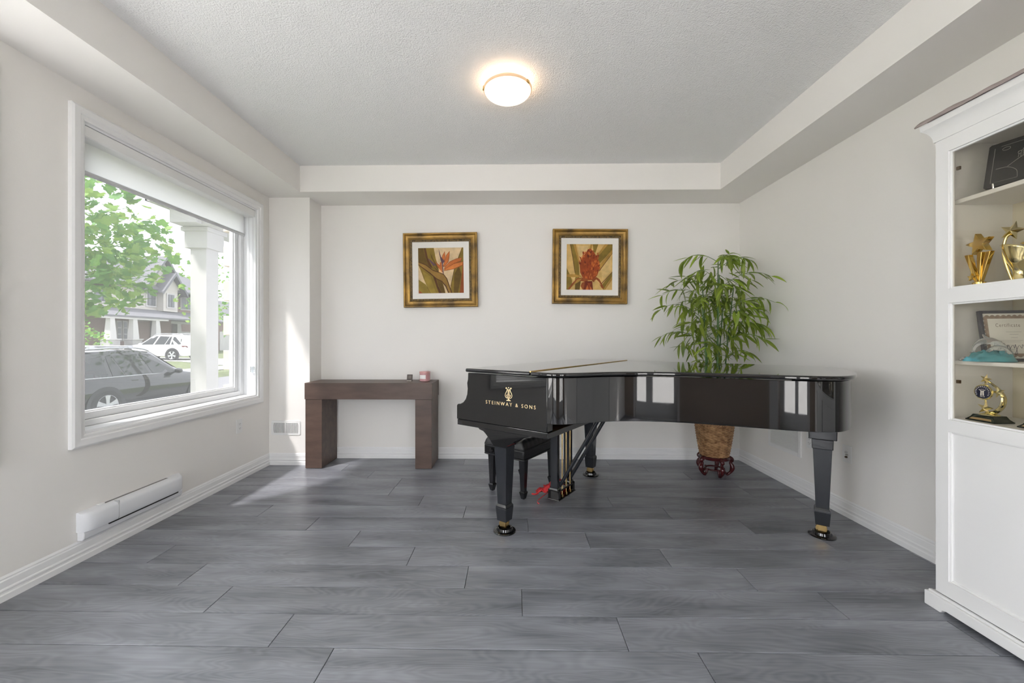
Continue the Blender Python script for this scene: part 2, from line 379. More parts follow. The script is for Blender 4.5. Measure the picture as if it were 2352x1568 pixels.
# ------------------------------------------------------------------ windows
def window(name, label, w, gm=None):
    y0, y1, z0, z1 = w
    t = thing(name, label, None, (XL, (y0 + y1) / 2, z0), kind='structure')
    cw = .068
    prof = [(0, .0), (0, .014), (.010, .018), (.022, .018), (.028, .024), (.058, .026), (cw, .020), (cw, 0)]
    def board(side):
        m = MB(); n = len(prof); v = []
        for e in (0, 1):
            for o_, h in prof:
                if side == 'l': y, z = y0 - o_, (z0 - o_ if e == 0 else z1 + o_)
                if side == 'r': y, z = y1 + o_, (z0 - o_ if e == 0 else z1 + o_)
                if side == 'b': z, y = z0 - o_, (y0 - o_ if e == 0 else y1 + o_)
                if side == 't': z, y = z1 + o_, (y0 - o_ if e == 0 else y1 + o_)
                v.append((XL + h, y, z))
        m._add(v, [(i, (i + 1) % n, n + (i + 1) % n, n + i) for i in range(n)] + [tuple(range(n)), tuple(range(2 * n - 1, n - 1, -1))])
        m.build('casing_board', trim_m, t, world=True)
    for s_ in 'lrbt': board(s_)
    j = MB(); th = .012
    j.box(XO + .0, XL, y0, y0 + th, z0, z1).box(XO, XL, y1 - th, y1, z0, z1).box(XO, XL, y0 + th, y1 - th, z1 - th, z1)
    j.build('jamb', vinyl_m, t, world=True)
    MB().box(XO, XL, y0 + th, y1 - th, z0, z0 + th).build('sill', vinyl_m, t, world=True)
    def ring(nm, ins, wd, xa, xb):
        a0, a1, b0, b1 = y0 + ins, y1 - ins, z0 + ins, z1 - ins
        m = MB(); m.box(xa, xb, a0, a0 + wd, b0, b1).box(xa, xb, a1 - wd, a1, b0, b1).box(xa, xb, a0 + wd, a1 - wd, b0, b0 + wd).box(xa, xb, a0 + wd, a1 - wd, b1 - wd, b1)
        m.build(nm, vinyl_m, t, bevel=.004, world=True)
    ring('outer_frame', .012, .035, -2.49, -2.40); ring('sash_frame', .047, .04, -2.475, -2.425)
    ring('glazing_bead', .083, .012, -2.465, -2.437)
    MB().box(-2.453, -2.449, y0 + .085, y1 - .085, z0 + .085, z1 - .085).build('pane', gm or pane_m, t, world=True)
    return t
window('window_1', 'large picture window looking out on parked cars', W1)
w2 = window('window_2', 'narrow casement window nearer the viewer', W2, clear_m)
MB().box(-2.425, -2.40, 1.22, 1.36, .70, .73).build('crank_handle', vinyl_m, w2, bevel=.008, world=True)
# unseen rear glazed doors, added to bring daylight into the room
for i, (a0, a1, c0, c1) in enumerate(RH):
    t = thing('door_%d' % (i + 1), ['glazed double door behind the viewer beside the tripod', 'wide sliding glass door behind the viewer near the cabinet'][i], None, ((a0 + a1) / 2, YR, 0), kind='structure')
    m = MB(); wd = .09
    mid = (a0 + a1) / 2
    for p, q in ((a0, mid), (mid, a1)):
        m.box(p, p + wd, YR - .12, YR - .06, 0, c1).box(q - wd, q, YR - .12, YR - .06, 0, c1).box(p + wd, q - wd, YR - .12, YR - .06, 0, .25).box(p + wd, q - wd, YR - .12, YR - .06, c1 - wd, c1)
    m.build('frame', vinyl_m, t, world=True)
    MB().box(a0, a1, YR - .092, YR - .088, .2, c1 - .05).build('pane', clear_m, t, world=True)
    cs = MB(); cs.box(a0 - .08, a0, YR, YR + .02, 0, c1 + .08).box(a1, a1 + .08, YR, YR + .02, 0, c1 + .08).box(a0, a1, YR, YR + .02, c1, c1 + .08)
    cs.build('casing_board', trim_m, t, world=True)

window('window_3', 'wide window behind the viewer in the same wall', W3, clear_m)  # unseen window, added to light the right wall
t = thing('roller_shade', 'white roller shade lowered over the narrow casement window', 'shade', (-2.34, 1.31, 2.26))  # unseen shade, added to diffuse the sun patch from this window
MB().prism([(XL - .01, 2.262), (XL - .004, 2.268), (XL - .004, 2.322), (-2.38, 2.322), (-2.38, 2.262)], W2[0] + .015, W2[1] - .015, 'y').build('cassette', plate_m, t, world=True)
MB().box(-2.366, -2.364, W2[0] + .016, W2[1] - .016, .80, 2.27).build('fabric', shade_m, t, world=True)
MB().box(-2.372, -2.358, W2[0] + .016, W2[1] - .016, .785, .81).build('bottom_bar', plate_m, t, world=True)
# roller shade in window_1
t = thing('roller_shade', 'white roller shade pulled a little way down the large window', 'shade', (-2.34, 2.81, 2.26))
MB().prism([(XL - .01, 2.262), (XL - .004, 2.268), (XL - .004, 2.322), (-2.38, 2.322), (-2.38, 2.262)], 2.10, 3.515, 'y').build('cassette', plate_m, t, world=True)
MB().box(-2.366, -2.364, 2.115, 3.47, 2.10, 2.27).build('fabric', shade_m, t, world=True)
MB().prism([(-2.373 + .008 * math.cos(a) + .008, 2.095 + .014 * math.sin(a)) for a in [2 * PI * i / 12 for i in range(12)]], 2.112, 3.473, 'y').build('bottom_bar', mat('shade_bar', (.62, .63, .65), .4), t, world=True, smooth=40)
ch = MB()
zz = [2.25 - i * .012 for i in range(110)]
for yo, xo in ((3.492, -2.335), (3.500, -2.303)):
    for i, z in enumerate(zz):
        if z < 1.0: continue
        ch.lathe([(0.0005, -.003), (.0028, 0), (.0005, .003)], 6, M=T(xo + .01 * (2.25 - z) * (1 if xo < -2.32 else 0), yo, z), capb=False, capt=False)
    ch.tube([(xo, yo, 2.262), (xo + .01 * 1.3 * (1 if xo < -2.32 else 0), yo, .93)], .0011, 4)
ch.tube([(-2.322, 3.492, .93), (-2.318, 3.497, .915), (-2.31, 3.5, .91), (-2.303, 3.5, .93)], .0015, 4)
ch.build('bead_chain', mat('chain_grey', (.6, .6, .61), .3), t, world=True)
MB().box(-2.325, -2.295, 3.494, 3.517, .885, .935).build('chain_holder', crystal_m, t, bevel=.004, world=True)

# ------------------------------------------------------------------ wall fittings
def outlet(name, label, M, kind):
    """plate lies in local xz-plane, facing -y"""
    t = thing(name, label, 'outlet', M.to_translation(), 0); t.rotation_euler = M.to_euler(); PM[t.name] = M
    MB().box(-.036, .036, -.006, 0, -.058, .058).build('cover_plate', plate_m, t, bevel=.003)
    if kind == 'duplex':
        MB().box(-.017, .017, -.009, -.006, -.034, .034).build('receptacle', plate_m, t, bevel=.002)
        s_ = MB()
        for zc in (-.018, .018):
            s_.box(-.008, -.006, -.0095, -.0085, zc - .004, zc + .005).box(.006, .008, -.0095, -.0085, zc - .004, zc + .005).lathe([(.0022, 0), (.0022, .001)], 8, M=T(0, -.0085, zc - .009) @ RX(R(90)))
        s_.build('socket_slots', dark_m, t)['kind'] = 'stuff'
    else:
        for zc in (.012, -.020):
            c = MB(); c.lathe([(.0075, 0), (.0075, .006), (.005, .006), (.005, .011)], 12, M=T(0, -.006, zc) @ RX(R(90))).build('jack', [hinge_m, steel_m][zc > 0], t)
        MB().box(-.010, .010, -.0085, -.006, -.006, -.003).build('jack_label', hinge_m, t)
FL = lambda y, z: T(XL, y, z) @ RZ(R(90))       # faces +x
FR = lambda y, z: T(XR, y, z) @ RZ(R(-90))      # faces -x
outlet('wall_outlet', 'white duplex outlet on the wall below the window', FL(3.30, .452), 'duplex')
outlet('wall_outlet', 'white duplex outlet beside the return air grille, partly behind the piano leg', FR(3.01, .42), 'duplex')
outlet('cable_plate', 'white cable jack plate with two connectors beyond the piano tail leg', FR(2.68, .415), 'jack')
# wall register on the corner wall
t = thing('wall_register', 'small white curved-fin air register on the corner wall', 'vent', (-2.13, YJ, .347))
def rr(w, h, r, n=5):
    return [(sx * (w - r) + r * math.cos(a), sz * (h - r) + r * math.sin(a)) for sx, sz, s0 in ((1, 1, 0), (-1, 1, 90), (-1, -1, 180), (1, -1, 270)) for a in [R(s0 + 90 * i / n) for i in range(n + 1)]]
MB().prism(rr(.138, .068, .012), -.006, 0, 'y').build('face_plate', plate_m, t, bevel=.002)
MB().box(-.112, .112, -.0075, -.006, -.046, .046).build('recess', mat('register_shadow', (.25, .25, .26), .7), t)
fin = MB()
for i in range(21):
    x = -.110 + i * .011
    cv = (i - 10) / 10 * .004
    fin.tube([(x + cv * (1 - (zz_ / .046) ** 2), -.0085, zz_) for zz_ in [-.046 + j * .0115 for j in range(9)]], .0032, 5)
fin.build('fins', plate_m, t)['kind'] = 'stuff'
MB().box(-.004, .004, -.012, -.006, -.05, .05).build('damper_lever', plate_m, t)
# return air grille
t = thing('return_air_grille', 'large white louvred return air grille low on the wall behind the piano', 'vent', (XR, 3.30, .39))
g = MB(); ya, yb, za, zb = 3.10, 3.49, .262, .535; f_ = .032
g.box(XR - .008, XR, ya, ya + f_, za, zb).box(XR - .008, XR, yb - f_, yb, za, zb).box(XR - .008, XR, ya + f_, yb - f_, za, za + f_).box(XR - .008, XR, ya + f_, yb - f_, zb - f_, zb)
g.build('grille_frame', plate_m, t, world=True, bevel=.002)
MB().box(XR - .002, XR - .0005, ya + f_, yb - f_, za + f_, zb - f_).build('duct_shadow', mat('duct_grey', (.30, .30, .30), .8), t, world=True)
s_ = MB(); n = 20
for i in range(n):
    z = za + f_ + (i + .5) * (zb - za - 2 * f_) / n
    s_._add([(XR - .009, ya + f_, z - .005), (XR - .009, yb - f_, z - .005), (XR - .002, yb - f_, z + .002), (XR - .002, ya + f_, z + .002), (XR - .010, ya + f_, z - .003), (XR - .010, yb - f_, z - .003), (XR - .003, yb - f_, z + .004), (XR - .003, ya + f_, z + .004)],
            [(0, 1, 2, 3), (7, 6, 5, 4), (0, 4, 5, 1), (3, 2, 6, 7)])
s_.build('louvre_slats', plate_m, t, world=True)['kind'] = 'stuff'
# baseboard heater
heater_m = mat('heater_enamel', (.80, .81, .84), .35)
t = thing('wall_heater', 'long white baseboard heater on the wall under the window', 'heater', (XL, 2.37, .19))
HP = [(0, .262), (.030, .262), (.052, .252), (.060, .235), (.060, .172), (.054, .158), (0, .158)]
y0, y1 = 2.055, 2.688
def hx(y):   # front bulges away from the wall between rounded ends
    e = min((y - y0) / .07, (y1 - y) / .07, 1); return .42 + .58 * math.sqrt(max(0, 1 - (1 - e) ** 2))
h = MB(); ys = [y0, y0 + .012, y0 + .03, y0 + .05, y0 + .07, y0 + .17, y1 - .07, y1 - .05, y1 - .03, y1 - .012, y1]; n = len(HP); vs = []; fs = []
for y in ys:
    for dx, z in HP: vs.append((XL + dx * hx(y), y, z))
for j in range(len(ys) - 1): fs += [(j * n + i, j * n + (i + 1) % n, (j + 1) * n + (i + 1) % n, (j + 1) * n + i) for i in range(n)]
fs += [tuple(range(n)), tuple(range((len(ys) - 1) * n, len(ys) * n))]
h._add(vs, fs).build('cover', heater_m, t, world=True, smooth=50)
bh = MB().prism([(0, .112), (.028, .112), (.036, .122), (.040, .150), (.034, .158), (0, .158)], y0 + .004, y1 - .004, 'y').build('base_housing', heater_m, t, bevel=.004)
bh.location = (0, -2.37, -.19)
MB().box(XL + .035, XL + .045, y0 + .13, y1 - .045, .146, .157).build('intake_slot', dark_m, t, world=True)
MB().box(XL + .008, XL + .022, y0 + .13, y1 - .10, .2615, .2632).build('outlet_slot', mat('heater_slot', (.22, .21, .20), .6), t, world=True)
MB().box(XL + .03, XL + .0605, y0 + .168, y0 + .170, .160, .2625).build('cover_seam', mat('seam_grey', (.5, .5, .51), .6), t, world=True)
MB().box(XL, XL + .02, y0 + .10, y0 + .13, .262, .268).build('knob', plate_m, t, world=True, bevel=.002)

# ------------------------------------------------------------------ ceiling lamp
LX, LY = -.029, 2.43
t = thing('ceiling_lamp', 'round frosted glass flush ceiling lamp, switched on', 'ceiling lamp', (LX, LY, ZC))
MB().lathe([(.09, 0), (.09, -.02), (.07, -.026)], 32).build('ceiling_canopy', steel_m, t, smooth=40)
prof = [(.145 * math.sin(a), -.045 - .062 * math.cos(a)) for a in [R(3 + i * 75 / 12) for i in range(13)]]
MB().lathe(prof, 48, capt=False).build('glass_bowl', dome_m, t, smooth=60)
rz_ = prof[-1]
MB().lathe([(rz_[0] - .002, rz_[1]), (rz_[0] + .006, rz_[1] + .004), (rz_[0] + .006, rz_[1] + .014), (rz_[0] - .002, rz_[1] + .012), (rz_[0] - .010, rz_[1] + .006)], 48, capb=False, capt=False).build('glass_rim', rimglass_m, t, smooth=60)
for a in (190, 325, 78):
    MB().box(.143, .152, -.012, .012, rz_[1] - .004, rz_[1] + .014, M=RZ(R(a))).build('clip', brass_m, t, bevel=.002)
ld = bpy.data.lights.new('lamp_bulb', 'POINT'); ld.energy = .7; ld.color = (1, .72, .48); ld.shadow_soft_size = .03
lo = bpy.data.objects.new('lamp_bulb', ld); C.objects.link(lo); lo.parent = t; lo.location = (0, 0, -.048)

# ------------------------------------------------------------------ grand piano
PR = math.atan2(-.577, .817)
piano = thing('grand_piano', 'glossy black grand piano with gold side lettering', 'piano', (-.048, 2.444, 0), PR)
side = [(.30, -.12), (.385, -.118), (.435, -.098), (.475, -.058), (.52, .00), (.60, .118), (.68, .195), (.78, .262), (.92, .328), (1.06, .372), (1.20, .405), (1.34, .435), (1.46, .463), (1.55, .498), (1.615, .552), (1.655, .635), (1.677, .745), (1.686, .88), (1.686, 1.0), (1.676, 1.13), (1.648, 1.24), (1.60, 1.32), (1.52, 1.365), (1.42, 1.38)]
outer = [(p.x, p.y) for p in smoothpath([(a, b, 0) for a, b in side], 6)]
rim_path = [(-.19, -.12)] + outer + [(-.19, 1.38)]
def offset(path, d):
    out = []
    for i, p in enumerate(path):
        a = Vector(path[max(i - 1, 0)]); b = Vector(path[min(i + 1, len(path) - 1)]); t_ = (b - a).normalized()
        out.append((p[0] + t_.y * d, p[1] - t_.x * d))
    return out
rin = offset(rim_path, -.055)
n = len(rim_path); m = MB(); vs = []
ZB, ZT = .722, .970
for (a, b), (c_, d_) in zip(rim_path, rin): vs += [(a, b, ZB), (a, b, ZT), (c_, d_, ZT), (c_, d_, ZB)]
fs = [(i * 4 + j, i * 4 + (j + 1) % 4, i * 4 + 4 + (j + 1) % 4, i * 4 + 4 + j) for i in range(1, n - 2) for j in range(4)]
fs += [(4, 5, 6, 7), ((n - 2) * 4, (n - 2) * 4 + 3, (n - 2) * 4 + 2, (n - 2) * 4 + 1)]
m._add(vs, fs).build('rim', piano_m, piano, smooth=30, bevel=.002)
# treble and bass arms (cheeks)
arm = [(-.286, .674), (.372, .674), (.372, ZT), (-.192, ZT), (-.194, .93), (-.200, .905), (-.196, .87), (-.200, .835), (-.212, .806), (-.232, .784), (-.256, .772), (-.274, .770), (-.282, .766), (-.286, .756)]
MB().prism(arm, -.1215, -.06, 'y').build('treble_arm', piano_m, piano, bevel=.004, smooth=35)
MB().prism(arm, 1.32, 1.3815, 'y').build('bass_arm', piano_m, piano, bevel=.004, smooth=35)
MB().box(-.278, .378, -.124, 1.384, .640, .674).build('keybed', piano_m, piano, bevel=.003)
MB().box(-.284, -.262, -.06, 1.32, .674, .722).build('keyslip', piano_m, piano, bevel=.003)
MB().prism([(-.26, .715), (-.04, .735), (.02, .80), (.05, .93), (.065, .93), (.065, .70), (-.26, .70)], -.06, 1.32, 'y').build('fallboard', piano_m, piano, bevel=.004)
inner = [p for p in rin[1:-1]]
MB().prism([(.06, -.06)] + inner + [(.06, 1.32)], .745, .757, 'z').build('soundboard', spruce_m, piano)
for (a, b) in (((.40, .05), (1.55, 1.0)), ((.40, .65), (1.60, 1.1)), ((.40, 1.2), (1.55, 1.2))):
    d = Vector((b[0] - a[0], b[1] - a[1])); M = T(a[0], a[1], .70) @ RZ(math.atan2(d.y, d.x))
    MB().box(0, d.length, -.035, .035, .026, .05, M=M).build('underside_beam', spruce_m, piano)
# lid: front flap and main lid
lid = offset(rim_path, .022)
HG = .275
main = [(HG, -.142)] + [p for p in lid if p[0] > HG + .02 and True] + [(HG, 1.402)]
MB().prism(main, .975, .997, 'z').build('main_lid', piano_m, piano, bevel=.008, segs=3, smooth=30)
MB().prism([(-.197, -.142), (HG - .003, -.142), (HG - .003, 1.402), (-.197, 1.402)], .975, .997, 'z').build('front_lid', piano_m, piano, bevel=.008, segs=3, smooth=30)
MB().tube([(HG - .0015, -.135, .9975), (HG - .0015, 1.395, .9975)], .0045, 8).build('lid_hinge', brass_m, piano)
# lettering and lyre emblem on the treble arm
LM = T(.125, -.1222, .793) @ RX(R(90))
text('letter', 'STEINWAY & SONS', .029, goldleaf_m, piano, LM, .0004, 1.50, split=True)
def lyre():
    m = MB(); r = .0016
    def tb(pts, rad=r): m.tube([(x, y, 0) for x, y in pts], rad, 6, flat=.35)
    for s_ in (-1, 1):
        tb([(p.x, p.y) for p in smoothpath([(s_ * .004, .006, 0), (s_ * .016, .008, 0), (s_ * .0235, .018, 0), (s_ * .0215, .032, 0), (s_ * .014, .044, 0), (s_ * .0105, .056, 0), (s_ * .013, .064, 0), (s_ * .0175, .0655, 0), (s_ * .0195, .062, 0), (s_ * .017, .0595, 0)], 5)], .0019)
        tb([(p.x, p.y) for p in smoothpath([(s_ * .003, .010, 0), (s_ * .010, .014, 0), (s_ * .0145, .021, 0), (s_ * .011, .0255, 0), (s_ * .008, .022, 0)], 5)], .0014)
        tb([(s_ * .002, 0), (s_ * .009, -.006), (s_ * .014, -.0055)], .0016)
    for x in (-.0065, -.003, 0, .003, .0065): tb([(x, .008), (x, .055)], .0007)
    tb([(-.0095, .055), (.0095, .055)], .0015); tb([(-.004, .030), (0, .036), (.004, .030), (0, .024), (-.004, .030)], .001); tb([(-.004, .044), (0, .049), (.004, .044), (0, .039), (-.004, .044)], .001)
    tb([(0, -.006), (0, .008)], .0024)
    m.lathe([(.0005, 0), (.0032, .0004), (.0005, .0008)], 12, M=T(0, .066, -.0004))
    m.tube([(-.016, -.0085, 0), (0, -.007, 0), (.016, -.0085, 0)], [.0008, .0025, .0008], 6, flat=.3)
    return m
lm = lyre(); lm.v = [tuple((T(.118, -.1222, .832) @ RX(R(90))) @ Vector((v[0], v[1], v[2]))) for v in lm.v]
lm.build('lyre_emblem', goldleaf_m, piano)
def leg(x, y, ogee, topz, plinth):
    if ogee:
        pr = [(-.165, .640), (.30, .640)] + [(.24, .625), (.16, .600), (.11, .575), (.075, .55), (.052, .535), (.047, .525), (-.047, .525), (-.052, .535), (-.075, .560), (-.10, .585), (-.125, .605), (-.155, .612), (-.165, .620)]
        MB().prism([(x + a, b) for a, b in pr], y - .055, y + .055, 'y').build('leg_bracket', piano_m, piano, bevel=.003)
    if plinth:
        m = MB(); m.frustum(.585, .066, .066, .722, .070, .070, c=(x, y)).frustum(.525, .050, .050, .585, .052, .052, c=(x, y)); m.build('leg_bracket', piano_m, piano, bevel=.004)
    m = MB(); m.frustum(.172, .0315, .0315, .527, .045, .045, c=(x, y)).frustum(.158, .0395, .0395, .173, .0315, .0315, c=(x, y)).frustum(.152, .0385, .0385, .158, .0395, .0395, c=(x, y)).frustum(.070, .033, .033, .152, .0395, .0395, c=(x, y))
    lg = m.build('leg', pianoleg_m, piano, bevel=.0015)
    c = MB(); c.box(x - .02, x + .02, y - .022, y - .017, .03, .072).box(x - .02, x + .02, y + .017, y + .022, .03, .072).box(x - .022, x + .022, y - .022, y + .022, .065, .074)
    fk = c.build('caster_fork', brass_m, lg, bevel=.001)
    MB().lathe([(.010, -.014), (.0275, -.014), (.0285, -.011), (.0285, .011), (.0275, .014), (.010, .014)], 20, M=T(x - .004, y, .044) @ RX(R(90))).build('caster_wheel', brass_m, lg, smooth=35)
    return lg
def cup(x, y, label):
    P = PM[piano.name] @ Vector((x, y, 0))
    o = thing('caster_cup', label, 'caster cup', (P.x, P.y, 0), 0, 'black caster cups under the piano legs')
    MB().lathe([(.069, .0005), (.070, .004), (.067, .008), (.056, .010), (.050, .012), (.046, .026), (.041, .028), (.037, .026), (.034, .013)], 36).build('cup_dish', piano_m, o, smooth=40)
leg(0, 0, True, .64, False); leg(0, 1.263, True, .64, False); leg(1.571, 1.079, False, .72, True)
cup(0, 0, 'black caster cup under the nearest front piano leg'); cup(0, 1.263, 'black caster cup under the far front piano leg by the wall'); cup(1.571, 1.079, 'black caster cup under the piano tail leg')
# pedal lyre
m = MB(); m.box(.033, .128, .455, .715, .060, .066); m.box(.038, .060, .462, .708, .066, .128); m.box(.038, .122, .462, .492, .066, .128).box(.038, .122, .678, .708, .066, .128).box(.038, .122, .462, .708, .116, .128)
m.build('lyre_box', piano_m, piano, bevel=.0015)
MB().box(.06, .064, .492, .678, .068, .116).build('lyre_felt', redfelt_m, piano)
for w_ in (.487, .683):
    m = MB(); m.frustum(.128, .034, .026, .140, .030, .022, c=(.08, w_)).frustum(.140, .026, .019, .642, .026, .019, c=(.08, w_)); m.build('lyre_post', pianoleg_m, piano, bevel=.0015)
for w_ in (.525, .585, .645):
    MB().tube([(.116, w_, .072), (.116, w_, .645)], .0045, 8).build('pedal_rod', brass_m, piano)
    MB().box(.108, .124, w_ - .008, w_ + .008, .068, .088).build('rod_nut', brass_m, piano, bevel=.002)
    pd = MB(); pd.grid(lambda u, v, w_=w_: (.06 - .15 * v, w_ + (u - .5) * (.020 + .022 * v), .078 - .02 * v * v + .012 * math.sin(v * 3)), 5, 8).grid(lambda u, v, w_=w_: (.06 - .15 * v, w_ + (u - .5) * (.020 + .022 * v), .072 - .02 * v * v + .012 * math.sin(v * 3)), 5, 8)
    pd.build('pedal', brass_m, piano, smooth=60)
for w_ in (.52, .655):
    MB().tube([(.10, w_, .145), (.415, w_ + .02, .70)], .0125, 10).build('lyre_brace', pianoleg_m, piano, smooth=40)
MB().box(.36, .50, .50, .72, .69, .72).build('brace_bracket', piano_m, piano, bevel=.003)
# red cloth over the pedals
random.seed(4)
P = PM[piano.name] @ Vector((-.03, .585, 0))
rc = thing('pedal_cloth', 'crumpled red cloth draped over the piano pedals', 'cloth', (P.x, P.y, 0), PR)
def clothf(u, v):
    x = .06 - .135 * v; y = (u - .5) * .23
    d = .5 + .5 * math.cos((u - .5) * 6 * PI)
    z = .108 - .060 * v ** 1.8 + .020 * d * (1 - v) + .022 * noise.noise(Vector((u * 5, v * 4, 1.7))) + .012 * noise.noise(Vector((u * 11, v * 9, 4)))
    x += .035 * noise.noise(Vector((u * 4, v * 3, 9.))) * v
    return (x, y + .02 * noise.noise(Vector((u * 6, v * 6, 3.))), max(.006, z))
MB().grid(clothf, 30, 20).build('cloth_drape', red_m, rc, smooth=70)
so = rc.children[0].modifiers.new('thickness', 'SOLIDIFY'); so.thickness = .003
rb = MB(); pts = smoothpath([(.10, .03, .125), (.105, .08, .15), (.10, .12, .148), (.08, .125, .10), (.0, .10, .05), (-.02, -.11, .02), (.0, -.13, .004)], 6)
for a, b in zip(pts[:-1], pts[1:]): rb.quad((a.x, a.y, a.z), (b.x, b.y, b.z), (b.x, b.y, b.z + .008), (a.x, a.y, a.z + .008))
rb.build('ribbon_tie', red_m, rc)

# piano bench
B0 = PM[piano.name] @ Vector((-.323, .682, 0))
bench = thing('piano_bench', 'black tufted leather piano bench pushed behind the piano leg', 'bench', (B0.x, B0.y, 0), PR)
lx, ly = .145, .205
for sx in (-1, 1):
    for sy in (-1, 1):
        m = MB(); c = (sx * lx, sy * ly)
        m.frustum(.060, .017, .017, .305, .026, .026, c=c).frustum(.052, .024, .024, .061, .017, .017, c=c).frustum(.004, .014, .014, .052, .024, .024, c=c).lathe([(.010, 0), (.010, .005)], 10, M=T(c[0], c[1], 0))
        m.build('leg', benchwood_m, bench, bevel=.002)
hx_, hy_ = .185, .262
MB().box(-hx_, hx_, -hy_, hy_, .300, .372).build('skirt', leather_m, bench, bevel=.012, segs=3, smooth=40)
def ringpath(a, b, z, r=.02): return [(p[0], p[1], z) for p in rr(a, b, r, 4)]
for z in (.300, .373): MB().tube(ringpath(hx_, hy_, z), .005, 6, closed=True).build('piping', leather_m, bench, smooth=60)
def cush(u, v):
    x = (u * 2 - 1); y = (v * 2 - 1)
    ex = 1 - abs(x) ** 10; ey = 1 - abs(y) ** 14
    z = .376 + .070 * max(0, ex * ey) ** .45
    sx_ = .5 + .5 * math.cos(x * 2 * PI); sy_ = .5 + .5 * math.cos(y * 3 * PI)
    z -= .028 * ((1 - sx_) * (1 - sy_)) ** 2 * ex * ey
    pl = (abs(math.sin(y * 9 * PI / 2)) * (abs(x) ** 4) + abs(math.sin(x * 6 * PI / 2)) * (abs(y) ** 6))
    z -= .010 * (1 - min(1, pl)) * (abs(x) ** 4 + abs(y) ** 6) * min(1, ex * ey * 3)
    return (x * hx_ * .985, y * hy_ * .985, z)
MB().grid(cush, 49, 65).build('cushion', leather_m, bench, smooth=80)
for i in (-1, 1):
    for j in (-2, 0, 2):
        MB().lathe([(.001, .004), (.007, .003), (.009, 0)], 10, M=T(i * hx_ * .49, j * hy_ * .33, .4195), capt=False).build('tuft_button', leather_m, bench, smooth=60)
MB().lathe([(.012, 0), (.018, .006), (.018, .02), (.012, .026)], 14, M=T(-.1, -hy_ - .001, .335) @ RX(R(90))).build('height_knob', benchwood_m, bench, smooth=40)

# ------------------------------------------------------------------ console table with candle and plaque
t = thing('console_table', 'dark brown waterfall console table against the wall', 'table', (-1.31, 3.74, 0))
TF, TB_ = 3.595, 3.918
MB().box(-1.892, -.726, TF, TB_, .632, .781).build('table_top', table_m, t, bevel=.002, world=True)
for a, b in ((-1.887, -1.735), (-.882, -.731)):
    MB().box(a, b, TF + .005, TB_ - .004, 0.004, .631).build('leg', table_m, t, bevel=.002, world=True)
t = thing('candle_jar', 'pink glass candle jar with white label on the console table', 'candle', (-.835, 3.79, .781))
MB().lathe([(.046, 0), (.050, .004), (.050, .072), (.048, .074)], 28).build('jar', candle_m, t, smooth=40)
MB().lathe([(.051, .074), (.052, .077), (.052, .088), (.049, .091)], 28).build('lid', mat('candle_lid', (.62, .33, .32), .4), t, smooth=40)
MB().grid(lambda u, v: (.0506 * math.cos(R(215 + 75 * u)), .0506 * math.sin(R(215 + 75 * u)), .024 + .036 * v), 10, 2).build('paper_label', label_m, t)
t = thing('desk_plaque', 'tiny dark square plaque on a metal stand beside the candle', 'plaque', (-.975, 3.76, .781))
MB().box(-.024, .024, -.014, .014, 0, .010).build('stand', mat('plaque_stand', (.35, .31, .28), .3, metal=.8), t, bevel=.002)
MB().box(-.026, .026, -.003, .003, .0, .058, M=T(0, .004, .006) @ RX(R(-12))).build('plate', mat('plaque_dark', (.07, .055, .05), .35, metal=.5), t, bevel=.001)
MB().box(-.015, .015, -.0036, -.003, .018, .048, M=T(0, .004, .006) @ RX(R(-12))).build('panel', mat('plaque_panel', (.14, .115, .10), .5), t)

# ------------------------------------------------------------------ paintings
def paint_mat(rgb, i): return mat('paint_%d' % i, srgb(*rgb), .75, var=.30, vscale=14, detail=6)
PC = {}
def pm(rgb):
    if rgb not in PC: PC[rgb] = paint_mat(rgb, len(PC))
    return PC[rgb]
def painting(name, label, cx, cz, size, tilt, layers, box):
    t = thing(name, label, 'painting', (cx, YB, cz)); t.rotation_euler = (0, R(tilt), 0)
    h = size / 2
    def frame_ring(nm, prof, m):
        # prof: list of (inset, depth toward room)
        n = len(prof); vs = []; fs = []
        for sx, sz in ((-1, -1), (1, -1), (1, 1), (-1, 1)):
            for i_, d in prof: vs.append((sx * (h - i_), -d, sz * (h - i_)))
        for c in range(4):
            for i in range(n): fs.append((c * n + i, c * n + (i + 1) % n, ((c + 1) % 4) * n + (i + 1) % n, ((c + 1) % 4) * n + i))
        MB()._add(vs, fs).build(nm, m, t, smooth=35)
    k_ = size / .72
    frame_ring('frame', [(0, 0), (0, .052), (.006, .056), (.014, .055), (.018, .047), (.026, .038), (.040, .034), (.052, .036), (.058, .040), (.062, .038), (.062, 0)], goldframe_m)
    frame_ring('bead_trim', [(.062, 0), (.062, .035), (.068, .038), (.078, .036), (.084, .030), (.084, 0)], goldinner_m)
    frame_ring('liner', [(.084, 0), (.084, .028), (.094, .026), (.140, .018), (.140, 0)], liner_m)
    q = h - .139; x0, x1, y0_, y1_ = box
    cols = []; mb = MB()
    def idx(rgb):
        if rgb not in cols: cols.append(rgb)
        return cols.index(rgb)
    for li, (rgb, pts) in enumerate(layers):
        v = []
        for px, py in pts:
            a = max(0, min(1, (px - x0) / (x1 - x0))); b = max(0, min(1, (py - y0_) / (y1_ - y0_)))
            v.append(((a * 2 - 1) * q, -.015 - .00006 * li, (1 - 2 * b) * q))
        mb.poly(v, idx(rgb))
    mb.build('canvas_print', [pm(c) for c in cols], t)
    MB().box(-h + .02, h - .02, -.0145, -.001, -h + .02, h - .02).build('backing', mat('backing_%s' % name, (.2, .15, .1), .9), t)
OL, OD, CR, ORG, RUST, PUR, BR = (146, 120, 44), (112, 86, 30), (233, 204, 160), (217, 122, 58), (160, 84, 36), (112, 82, 92), (96, 60, 28)
